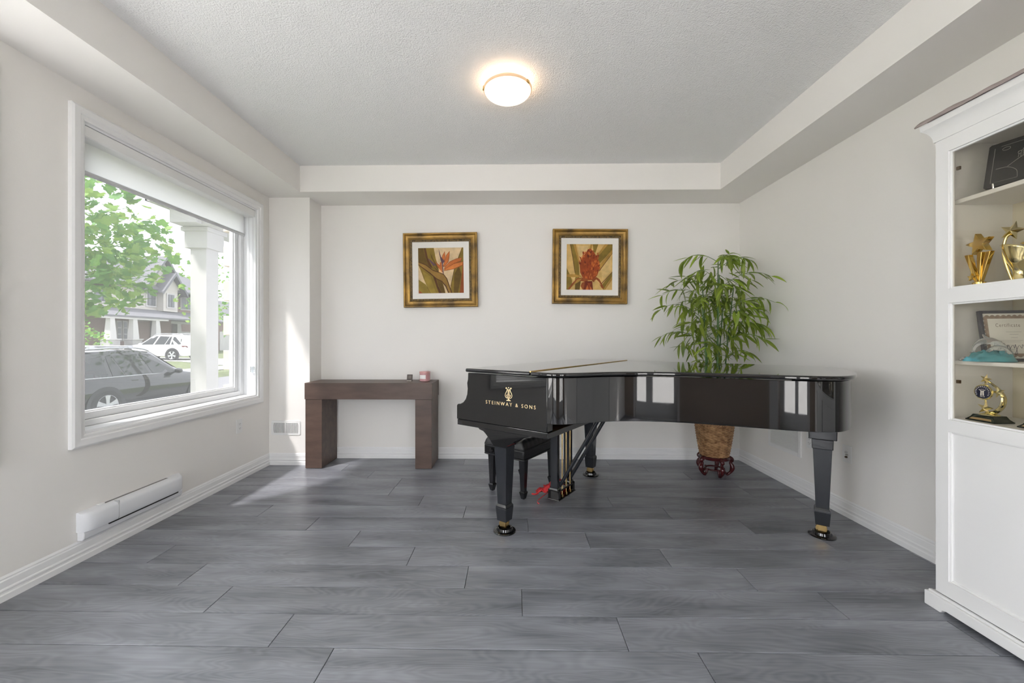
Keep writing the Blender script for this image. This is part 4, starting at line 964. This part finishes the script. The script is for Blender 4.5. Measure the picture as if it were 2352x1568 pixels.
# shooting star trophies
def shooting(label, loc, rz):
    t = thing('shooting_star_trophy', label, 'trophy', loc, rz, 'shooting star trophies at the bottom of the cabinet')
    m = MB()
    for z0, a0, z1, a1 in ((0, 1, .005, 1), (.005, .97, .014, .80), (.014, .80, .026, .68)): m.frustum(z0, .050 * a0, .042 * a0, z1, .050 * a1, .042 * a1)
    m.build('base', trophyb_m, t, bevel=.001)
    MB().quad((-.038, -.0402, .0062), (.038, -.0402, .0062), (.032, -.0345, .0135), (-.032, -.0345, .0135)).build('name_plate', plateg_m, t)
    MB().lathe([(.030, .026), (.028, .030), (.012, .034), (.008, .036)], 20).build('gold_foot', trophy2_m, t, smooth=50)
    sw = [tuple(p) for p in smoothpath([(-.004, 0, .034), (.018, 0, .040), (.040, 0, .066), (.046, 0, .100), (.032, 0, .130), (.010, 0, .152), (-.006, 0, .166)], 6)]
    n = len(sw); MB().tube(sw, [.014 * (1 - i / n) ** .7 + .002 for i in range(n)], 8, flat=.5).build('swoosh', trophy2_m, t, smooth=60)
    for (x, y, z, r, rt) in ((-.010, -.006, .052, .030, 10), (.036, -.008, .122, .024, -15), (-.010, -.004, .172, .022, 15)):
        m = MB(); facet_star(m, r, r * .4, r * .35, T(x, y, z) @ RY(R(rt))); m.build('star', trophy2_m, t)
    MB().tube([(-.010, -.004, .06), (-.010, -.004, .165)], .003, 6).build('stem', trophy2_m, t)
    MB().lathe([(.030, -.004), (.032, 0), (.030, .004)], 28, M=T(-.012, -.010, .118) @ RX(R(90))).build('medal_rim', trophy2_m, t, smooth=40)
    MB().lathe([(.0265, 0), (.0265, .0052)], 28, M=T(-.012, -.010, .118) @ RX(R(90))).build('medal_disc', emblem_m, t)
    fg = MB()
    for s_ in (-1, 1):
        fg.tube([(-.012 + s_ * .004, -.0158, .104), (-.012 + s_ * .003, -.0158, .124)], .0022, 5).tube([(-.012 + s_ * .003, -.0158, .122), (-.012 + s_ * .011, -.0158, .128)], .001, 4).lathe([(.0005, 0), (.0024, .001), (.0005, .002)], 8, M=T(-.012 + s_ * .003, -.0158, .128))
    fg.build('medal_figures', label_m, t)
    text('medal_year', '2010', .0075, label_m, t, T(-.012, -.0155, .0975) @ RX(R(90)), .0002, 1.1)
    arc = MB()
    for i in range(15):
        a = R(-30 + i * 240 / 14); arc.box(-.0012, .0012, -.0008, 0, -.0018, .0018, M=T(-.012, -.0152, .118) @ RY(-a + R(90)) @ T(0, 0, .0222))
    arc.build('medal_lettering', label_m, t)
    return t
shooting('pale gold shooting star trophy with a navy round medal', (1.945, 1.655, .839), R(-88))
shooting('trophy with dark base at the frame edge, lowest cabinet shelf', (1.965, 1.500, .839), R(-88))

# ------------------------------------------------------------------ camera tripod (seen mirrored in the piano)
t = thing('camera_tripod', 'black camera tripod mirrored in the piano side', 'tripod', (0, -.16, 0))
for a in (90, 210, 330):
    d = Vector((math.cos(R(a)), math.sin(R(a)), 0))
    MB().tube([tuple(d * .04 + Vector((0, 0, .92))), tuple(d * .26 + Vector((0, 0, .40)))], .014, 8).tube([tuple(d * .26 + Vector((0, 0, .40))), tuple(d * .43 + Vector((0, 0, 0.0)))], .010, 8).build('leg', tripod_m, t, smooth=40)
MB().lathe([(.045, .89), (.05, .93), (.03, .96), (.016, .97), (.016, 1.04), (.03, 1.05), (.03, 1.09)], 16).build('head', tripod_m, t, smooth=40)
MB().box(-.07, .07, -.04, .04, 1.09, 1.20).box(-.03, .03, -.04, .03, 1.20, 1.225).build('camera_body', tripod_m, t, bevel=.008)
MB().lathe([(.035, 0), (.037, .06), (.040, .08)], 20, M=T(0, .04, 1.15) @ RX(R(-90))).build('lens', tripod_m, t, smooth=40)
# ------------------------------------------------------------------ outside: ground
def gz(x):
    P_ = [(-70, .4), (-30, .02), (-21, -.19), (-16.2, -.60), (-15.8, -.83), (-8.4, -.83), (-8.0, -.70), (-5.5, -.45), (30, -.45)]
    for (a, b), (c, d) in zip(P_[:-1], P_[1:]):
        if a <= x <= c: return b + (d - b) * (x - a) / (c - a)
    return -.45
def strip(name, label, xs, y0, y1, m, dz=0.):
    b = MB()
    for a, c in zip(xs[:-1], xs[1:]): b.quad((a, y0, gz(a) + dz), (c, y0, gz(c) + dz), (c, y1, gz(c) + dz), (a, y1, gz(a) + dz))
    struct(b.build(name, m), label)
strip('lawn', 'front lawn outside the window', [-8.0, -7, -5.5, XO - .02], -30, 80, lawn_m)
strip('street', 'pale street with the parked black car', [-15.8, -12, -8.4, -8.0], -30, 80, asphalt_m)
strip('lawn', 'sunlit lawn in front of the house across the street', [-70, -30, -21, -16.2, -15.8], -30, 80, lawn_m)
strip('driveway', 'pale driveway under the white car', [-29, -21, -16.2, -15.8], 24.8, 28.6, concrete_m, .02)
strip('sidewalk', 'pale sidewalk across the street', [-18.0, -16.8], -30, 80, concrete_m, .03)
struct(MB().quad((-12, -30, -.2), (30, -30, -.2), (30, YR - .16, -.2), (-12, YR - .16, -.2)).build('patio', concrete_m), 'pale patio beyond the glazed doors')  # unseen ground, made concrete so bounced light is not green
# own porch
t = thing('porch_column', 'white square porch column just outside the window', 'column', (-4.62, 5.91, -.3))
MB().box(-4.742, -4.5, 5.79, 6.03, -.2, 2.68).build('shaft', ext_white_m, t, world=True, bevel=.006)
m = MB(); m.box(-4.79, -4.45, 5.74, 6.08, 2.52, 2.79).box(-4.82, -4.42, 5.71, 6.11, 2.76, 2.82); m.build('capital', ext_white_m, t, world=True, bevel=.006)
MB().box(-4.78, -4.46, 5.75, 6.07, -.3, -.05).build('column_base', ext_white_m, t, world=True, bevel=.006)
t = thing('porch_roof', 'white porch beam and soffit resting on the column', 'porch roof', (-3.7, 7, 2.82))
MB().box(-4.80, -4.42, 5.50, 9.5, 2.822, 3.06).build('beam', ext_white_m, t, world=True, bevel=.004)
MB().box(-4.42, XO - .01, 5.60, 5.95, 2.822, 3.06).build('beam', ext_white_m, t, world=True, bevel=.004)
MB().box(-4.95, XO - .01, 5.35, 9.6, 3.06, 3.14).build('soffit', ext_white_m, t, world=True)
MB().box(-4.98, -4.95, 5.32, 9.6, 3.06, 3.26).box(-4.98, XO - .01, 5.32, 5.35, 3.06, 3.26).build('fascia', ext_white_m, t, world=True)
MB().box(-5.0, XO - .01, 4.6, 9.6, -.45, -.3).build('porch_floor', concrete_m, t, world=True)
t = thing('quoin_pier', 'pale brick pier with stepped quoins beside the window', 'pier', (-2.75, 4.3, -.4), kind='structure')
MB().box(-2.93, XO - .005, 4.075, 4.9, -.45, 3.0).build('pier_core', ext_white_m, t, world=True)
for i in range(9):
    z = -.2 + i * .355
    MB().box(-2.975, XO - .006, 4.05, 4.35, z, z + .20).build('quoin_block', quoin_m, t, world=True, bevel=.006)
# cars
def suv(name, label, loc, rz, paint, group=None):
    t = thing(name, label, 'car', loc, rz)
    #      x,   sill, belt, roof, wbody, wbelt, wroof
    ST = [(-.98, .55, .92, 1.02, .60, .58, .50), (-.93, .36, .98, 1.16, .80, .78, .60), (-.80, .32, 1.02, 1.40, .90, .86, .58), (-.55, .30, 1.05, 1.62, .94, .90, .60), (-.2, .30, 1.06, 1.70, .955, .915, .63), (.4, .30, 1.06, 1.735, .955, .92, .65), (1.0, .30, 1.05, 1.735, .955, .92, .65), (1.5, .30, 1.04, 1.68, .95, .915, .64), (1.85, .30, 1.03, 1.50, .95, .91, .62), (2.2, .30, 1.03, 1.26, .95, .905, .64), (2.42, .30, 1.02, 1.11, .95, .90, .70), (2.8, .30, .98, 1.05, .945, .89, .74), (3.3, .30, .92, .99, .93, .87, .74), (3.62, .30, .84, .90, .87, .82, .68), (3.80, .34, .74, .80, .74, .70, .60), (3.86, .45, .64, .70, .60, .56, .50)]
    def sec(s):
        x, si, be, ro, wb, we, wr = s
        h = [(.0, si), (wb - .10, si), (wb - .02, si + .08), (wb, si + .30 if si + .30 < be else (si + be) / 2), (wb + .005, (si + be) / 2 + .08), (we, be), (wr + (we - wr) * .08, ro - (ro - be) * .16), (wr - .03, ro - .01), (wr - .15, ro + .008), (0, ro + .02)]
        return [(x, y, z) for y, z in h] + [(x, -y, z) for y, z in reversed(h[1:-1])]
    L = [sec(s) for s in ST]; n = len(L[0]); m = MB()
    m._add([p for s_ in L for p in s_], [(j * n + i, j * n + (i + 1) % n, (j + 1) * n + (i + 1) % n, (j + 1) * n + i) for j in range(len(L) - 1) for i in range(n)] + [tuple(range(n)), tuple(range((len(L) - 1) * n, len(L) * n))])
    body = m.build('body', paint, t, smooth=50)
    def ys(x, z):
        for a, b in zip(ST[:-1], ST[1:]):
            if a[0] <= x <= b[0]:
                f_ = (x - a[0]) / (b[0] - a[0]); s_ = [p + (q - p) * f_ for p, q in zip(a, b)]; break
        k_ = max(0, min(1, (z - s_[2]) / max(.01, (s_[3] - (s_[3] - s_[2]) * .16 - s_[2])))); top = s_[6] + (s_[5] - s_[6]) * .08
        return s_[5] + (top - s_[5]) * k_
    wins = [[(-.62, 1.20), (-.50, 1.09), (.10, 1.08), (.12, 1.58), (-.10, 1.56), (-.38, 1.48)], [(.20, 1.08), (.50, 1.08), (.33, 1.60), (.22, 1.59)], [(.54, 1.08), (1.22, 1.075), (1.02, 1.625), (.37, 1.60)], [(1.32, 1.075), (2.16, 1.06), (1.98, 1.26), (1.66, 1.50), (1.45, 1.60), (1.14, 1.625)]]
    for sd in (-1, 1):
        for w in wins:
            m = MB(); v = [(x, sd * (ys(x, z) + .006), z) for x, z in w]; v2 = [(x, sd * (ys(x, z) - .02), z) for x, z in w]; n = len(w)
            m._add(v + v2, [tuple(range(n)), tuple(range(2 * n - 1, n - 1, -1))] + [(i, (i + 1) % n, n + (i + 1) % n, n + i) for i in range(n)]); m.build('side_window', carglass_m, t)
        m = MB(); m.tube([(x, sd * (ys(x, 1.075) + .006), z) for x, z in [(-.5, 1.075), (.2, 1.07), (1.2, 1.065), (2.15, 1.05)]], .012, 6); m.build('belt_trim', chrome_m, t)
        m = MB(); m.tube([(x, sd * .60, z) for x, z in [(-.45, 1.68), (-.30, 1.765), (.4, 1.80), (1.1, 1.79), (1.35, 1.755), (1.5, 1.70)]], .022, 8); m.build('roof_rail', chrome_m, t, smooth=50)
        for wx in (0, 2.93):
            Y_ = sd * .955
            m = MB(); m.lathe([(.44, 0), (.47, .012), (.47, .02)], 32, M=T(wx, Y_ - sd * .012, .38) @ RX(R(-90 * sd))); m.build('wheel_arch', mat('arch_grey', (.05, .052, .055), .8) if 'arch_grey' not in MATS else MATS['arch_grey'], t, smooth=40)
            m = MB(); m.lathe([(.26, -.02), (.375, -.02), (.385, .0), (.385, .01), (.36, .032), (.27, .034), (.26, .02)], 36, M=T(wx, Y_, .385) @ RX(R(-90 * sd))); wl = m.build('tyre', tyre_m, t, smooth=40)
            m = MB(); M0 = T(wx, Y_ + sd * .012, .385) @ RX(R(-90 * sd)); m.lathe([(.25, .016), (.262, .024), (.268, .012)], 36, M=M0, capb=False, capt=False); m.lathe([(.06, .01), (.055, .026)], 16, M=M0)
            for i in range(5):
                m.prism([(.045, -.035), (.15, -.045), (.255, -.068), (.255, .068), (.15, .045), (.045, .035)], .004, .022, 'z', M=M0 @ RZ(R(72 * i + 18)))
            o = m.build('alloy_rim', alloy_m, t, smooth=40)
            o = MB().lathe([(.255, 0), (.255, .003)], 28, M=M0).build('brake_shadow', dark_m, t)
        m = MB(); m.lathe([(.02, -.11), (.085, -.09), (.10, .0), (.075, .09), (.02, .11)], 12, M=T(2.02, sd * 1.04, 1.10) @ RX(R(90)) @ Matrix.Scale(.8, 4)); m.box(1.98, 2.03, min(sd * .9, sd * 1.0), max(sd * .9, sd * 1.0), 1.04, 1.08); m.build('door_mirror', paint, t, smooth=50)
        for hx_2 in (.75, 1.75): MB().box(hx_2 - .09, hx_2 + .09, sd * .93 - .02, sd * .93 + .02, .93, .955).build('door_handle', paint, t, bevel=.006)
        m = MB(); m._add([(-.90, sd * .845, .98), (-.60, sd * .93, 1.0), (-.62, sd * .935, .92), (-.94, sd * .80, .86)], [(0, 1, 2, 3)]); m.build('tail_lamp', lamp_red_m, t)
        m = MB(); m._add([(3.30, sd * .925, .86), (3.62, sd * .868, .80), (3.76, sd * .775, .74), (3.77, sd * .765, .66), (3.60, sd * .880, .68), (3.36, sd * .928, .74)], [(0, 1, 2, 3, 4, 5)]); m.build('head_lamp', chrome_m, t)
    for x in (-.05, .95):
        m = MB(); m.tube([(x, -.62, 1.83), (x, .62, 1.83)], .028, 8); m.box(x - .06, x + .06, -.64, -.56, 1.78, 1.85).box(x - .06, x + .06, .56, .64, 1.78, 1.85); m.build('cross_bar', chrome_m, t, smooth=40) if paint is carblack_m else None
    w = [(1.52, .60, 1.675), (2.36, .72, 1.13)]
    m = MB(); m.quad((1.56, -.57, 1.675), (1.56, .57, 1.675), (2.36, .68, 1.155), (2.36, -.68, 1.155)); m.build('windscreen', carglass_m, t)
    return t
suv('parked_car', 'black sport utility car with roof rails parked on the street', (-10.95, 9.66, -.83), R(90), carblack_m)
suv('parked_car', 'white sport utility car in the driveway across the street', (-22.2, 26.6, -.19), R(180), carwhite_m)
# house across the street
t = thing('brick_house', 'two-storey cream and brick house with gables across the street', 'house', (-31, 33, 0))
def part(name, m, *boxes, bevel=0):
    b = MB()
    for x in boxes: b.box(*x)
    return b.build(name, m, t, world=True, bevel=bevel)
part('ground_storey', brick_m, (-38, -31, 26.5, 35.7, -.2, 3.75))
part('recessed_wall', brick_m, (-39, -32.4, 35.7, 41, -.2, 5.8))
part('upper_storey', siding_m, (-38, -31.02, 26.5, 35.7, 3.75, 5.75))
part('bay_wall', siding_m, (-31.02, -30.42, 34.24, 35.7, 3.70, 5.72))
def siding(nm, x, y0, y1, z0, z1, pitch=.17):
    b = MB(); k_ = 0; z = z0
    while z < z1 - .01:
        q = min(z + pitch, z1); b.prism([(x, z), (x + .03, z), (x + .008, q), (x, q)], y0, y1, 'y'); z = q
    o = b.build(nm, siding_m, t, world=True); o['kind'] = 'stuff'
siding('clapboards', -31.02, 26.5, 34.24, 3.75, 5.7); siding('clapboards', -30.42, 34.24, 35.7, 3.7, 5.7)
for (x, yc, zp, hw, ze, back, mm) in ((-31.0, 34.8, 8.45, 1.9, 5.7, -37, siding_m), (-30.40, 35.0, 7.0, .95, 5.7, -33, siding_m)):
    MB().prism([(yc - hw, ze), (yc + hw, ze), (yc, zp - .15)], x - .3, x, 'x').build('gable_wall', mm, t, world=True)
    for sd in (-1, 1):
        o_ = .35; sl = (zp - ze) / hw
        e = Vector((0, yc + sd * (hw + o_), ze - o_ * sl)); p = Vector((0, yc, zp))
        b = MB(); v = []
        for X_ in (back, x + .45):
            for q, dz in ((e, 0), (p, 0), (p, .14), (e, .14)): v.append((X_, q.y, q.z + dz))
        b._add(v, [(0, 1, 2, 3), (7, 6, 5, 4), (0, 4, 5, 1), (1, 5, 6, 2), (2, 6, 7, 3), (3, 7, 4, 0)]); b.build('roof_slope', shingle_m, t, world=True)
        b = MB(); v = []
        for X_ in (x + .45, x + .50):
            for q, dz in ((e, -.12), (p, -.12), (p, .16), (e, .16)): v.append((X_, q.y, q.z + dz))
        b._add(v, [(0, 1, 2, 3), (7, 6, 5, 4), (0, 4, 5, 1), (1, 5, 6, 2), (2, 6, 7, 3), (3, 7, 4, 0)]); b.build('barge_board', fasc_m, t, world=True)
MB().prism([(-30.5, 5.65), (-35, 8.3), (-39.5, 5.65), (-39.5, 5.5), (-30.5, 5.5)], 26.2, 41, 'y').build('main_roof', shingle_m, t, world=True)
def win(x, y0, y1, z0, z1, cols, rows, fm=exdark_m, trim=.12):
    part('window_trim', ext_white_m, (x, x + .06, y0 - trim, y1 + trim, z0 - trim, z1 + trim))
    f = part('window_frame', fm, (x + .06, x + .08, y0, y1, z0, z1))
    n = 0
    for c in range(cols):
        for r_ in range(rows):
            w_, h_ = (y1 - y0) / cols, (z1 - z0) / rows; g_ = .035
            MB().box(x + .08, x + .09, y0 + c * w_ + g_, y0 + (c + 1) * w_ - g_, z0 + r_ * h_ + g_, z0 + (r_ + 1) * h_ - g_).build('window_pane', extglass_m, t, world=True)
win(-31.0, 33.3, 34.05, 4.13, 5.33, 2, 2); win(-30.40, 34.65, 35.27, 4.10, 5.20, 2, 2); win(-32.4, 38.4, 39.6, 4.2, 5.35, 2, 1, ext_white_m, .08); win(-31, 29, 30.2, 4.13, 5.33, 2, 2)
for y in (30.2, 30.70, 31.2): win(-31.0, y, y + .32, 1.15, 2.65, 1, 3, ext_white_m, .06)
# porch of the far house
MB().prism([(-31, 3.78), (-31, 3.6), (-28.1, 2.85), (-28.1, 2.98)], 26.8, 39.5, 'y').build('porch_roof_slope', shingle_m, t, world=True)
part('porch_beam', ext_white_m, (-28.5, -28.15, 26.8, 32.0, 2.72, 2.95), (-31, -28.15, 32.0, 32.2, 2.72, 2.9))
for y in (27.65, 29.35, 31.25):
    MB().frustum(1.25, .24, .24, 2.72, .16, .16, c=(-28.35, y)).build('porch_post', ext_white_m, t, world=True)
    part('stone_pier', stone_m, (-28.68, -28.02, y - .38, y + .38, -.1, 1.20)); part('pier_cap', ext_white_m, (-28.74, -27.96, y - .44, y + .44, 1.20, 1.27))
part('porch_deck', concrete_m, (-31, -27.9, 26.8, 32.2, -.1, .35))
part('downpipe', fasc_m, (-30.98, -30.85, 33.6, 33.75, .5, 2.9))
b = MB()
for y0, y1 in ((29.75, 30.85),):
    for i in range(12): yy = y0 + (y1 - y0) * i / 11; MB().box(-28.38, -28.32, yy - .025, yy + .025, .30, .98).build('baluster', exdark_m, t, world=True)
    part('handrail', exdark_m, (-28.42, -28.28, y0, y1, .98, 1.05))
part('entry_canopy', shingle_m, (-32.4, -31.5, 35.9, 38.4, 2.95, 3.1)); part('entry_beam', ext_white_m, (-32.4, -31.6, 36.0, 38.6, 2.7, 2.95))
for y in (37.4,): MB().frustum(.6, .34, .34, 2.7, .2, .2, c=(-31.9, y)).build('porch_post', ext_white_m, t, world=True)
part('entry_door', exdark_m, (-32.42, -32.3, 35.9, 37.1, .3, 2.75)); 
for y in (35.98, 36.36, 36.74): part('entry_pane', extglass_m, (-32.31, -32.28, y, y + .28, .6, 2.3))
part('garage_door', ext_white_m, (-32.42, -32.3, 38.3, 40.6, -.1, 2.0))
for i in range(4): part('garage_pane', extglass_m, (-32.31, -32.28, 38.5 + i * .5, 38.85 + i * .5, 1.4, 1.85))
t = thing('brick_house', 'brown brick house seen between the porch column and pier', 'house', (-33, 47, 0))
part('wall', brick_m, (-40, -32, 42, 52, -.2, 3.4)); MB().prism([(-31.4, 3.3), (-36, 6), (-40.6, 3.3)], 41.6, 52.4, 'y').build('roof', shingle_m, t, world=True)
part('garage_door', ext_white_m, (-32.02, -31.95, 43, 45.6, -.1, 2.1)); win(-32, 46.4, 47.6, 1.0, 2.2, 2, 1)
# trees
def maple(size):
    pts = []
    for a, r_ in ((-90, .12), (-60, .35), (-35, .66), (-18, .60), (0, .84), (14, .64), (32, .95), (52, .64), (70, .80), (90, .98)):
        pts.append((r_ * math.cos(R(a)) * .62 * size, (r_ * math.sin(R(a)) * .6 + .1) * size))
    full = pts + [(-x, y) for x, y in reversed(pts[1:-1])]
    v = [(x, y, .10 * size * math.sin(x / size * 3) ** 2 - .12 * size * (y / size) ** 2) for x, y in full]; n = len(v)
    return v + [(0, .1 * size, .02 * size)], [(i, (i + 1) % n, n) for i in range(n)]
def scatter(rng, c, rad, count, shell=.55):
    out = []
    while len(out) < count:
        p = Vector((rng.uniform(-1, 1), rng.uniform(-1, 1), rng.uniform(-1, 1)))
        if p.length > 1 or p.length < shell * rng.random(): continue
        q = Vector((c[0] + p.x * rad[0], c[1] + p.y * rad[1], c[2] + p.z * rad[2]))
        if noise.noise(q * 1.7) < -.25: continue
        out.append((q, Euler((rng.uniform(-1.0, 1.0), rng.uniform(-.9, .9), rng.uniform(0, 6.28)))))
    return out
def leaf_blob(parent, name, leaves, size, m2):
    b = MB(); v, f = maple(size)
    for i, (p, e) in enumerate(leaves):
        b._add(v, f, i % 2, Matrix.Translation(p) @ e.to_matrix().to_4x4() @ Matrix.Scale(.7 + .6 * ((i * 7919) % 100) / 100, 4))
    o = b.build(name, m2, parent, world=True); o['kind'] = 'stuff'; return o
rng = random.Random(5)
t = thing('maple_tree', 'bright green broad-leaved tree close outside the window', 'tree', (-6.9, 4.9, -.5))
lv = scatter(rng, (-6.55, 5.15, 2.62), (1.25, 2.05, 1.30), 2300, .4)
lv = [l for l in lv if not (l[0].z > 3.35 and l[0].y > 6.1)]
camv = Vector((0, 0, 1.17))
vis = sorted([l for l in lv if l[0].y / -l[0].x > .86], key=lambda l: (l[0] - camv).length)[:290]; ids = set(id(l) for l in vis)
v, f = maple(.155); mes = [MB()._add(v, f).mesh('maple_leaf', mm) for mm in (tleaf_m, tleaf2_m)]
inv = PM[t.name].inverted()
for i, (p, e) in enumerate(vis):
    o = bpy.data.objects.new('leaf', mes[0 if rng.random() < .6 else 1]); C.objects.link(o); o.parent = t
    s_ = .75 + .6 * rng.random(); o.matrix_local = inv @ Matrix.Translation(p) @ e.to_matrix().to_4x4() @ Matrix.Scale(s_, 4)
leaf_blob(t, 'foliage', [l for l in lv if id(l) not in ids], .155, [tleaf_m, tleaf2_m])
MB().tube([(-6.9, 4.9, -.5), (-6.85, 4.9, 1.2), (-6.75, 5.0, 2.4), (-6.7, 5.1, 3.4)], [.09, .08, .05, .02], 8).build('trunk', bark_m, t, world=True, smooth=60)
for i in range(9):
    a = R(40 * i); z = 1.5 + .2 * i
    MB().tube([tuple(p) for p in smoothpath([(-6.8, 4.95, z), (-6.75 + .4 * math.cos(a), 5.0 + .6 * math.sin(a), z + .25), (-6.7 + .8 * math.cos(a), 5.1 + 1.3 * math.sin(a), z + .3)], 4)], .012, 5).build('branch', bark_m, t, world=True)
t = thing('street_tree', 'slender green tree seen past the porch column', 'tree', (-9.2, 12.4, -.7))
leaf_blob(t, 'foliage', scatter(rng, (-9.2, 12.4, 2.7), (1.1, 1.1, 1.5), 420, .3), .13, [tleaf_m, tleaf2_m]); MB().tube([(-9.2, 11.5, -.83), (-9.2, 12.2, 3.2)], [.07, .02], 7).build('trunk', bark_m, t, world=True)
t = thing('garden_shrub', 'pale green rounded shrub beside the far house porch', 'shrub', (-20.5, 18.0, -.2))
leaf_blob(t, 'foliage', scatter(rng, (-20.5, 17.9, 1.0), (1.3, 1.7, 1.25), 700, .6), .16, [tleaf_m, tleaf2_m]); MB().tube([(-20.5, 18, -.3), (-20.5, 18, 1.4)], [.09, .03], 7).build('trunk', bark_m, t, world=True)
t = thing('distant_tree', 'round green tree rising behind the far roof', 'tree', (-52, 62, .3))
leaf_blob(t, 'foliage', scatter(rng, (-52, 61.5, 7.6), (3.4, 4.2, 4.0), 900, .7), .55, [tleaf_m, tleaf2_m]); MB().tube([(-52, 61.5, 0), (-52, 61.5, 7)], [.3, .1], 7).build('trunk', bark_m, t, world=True)
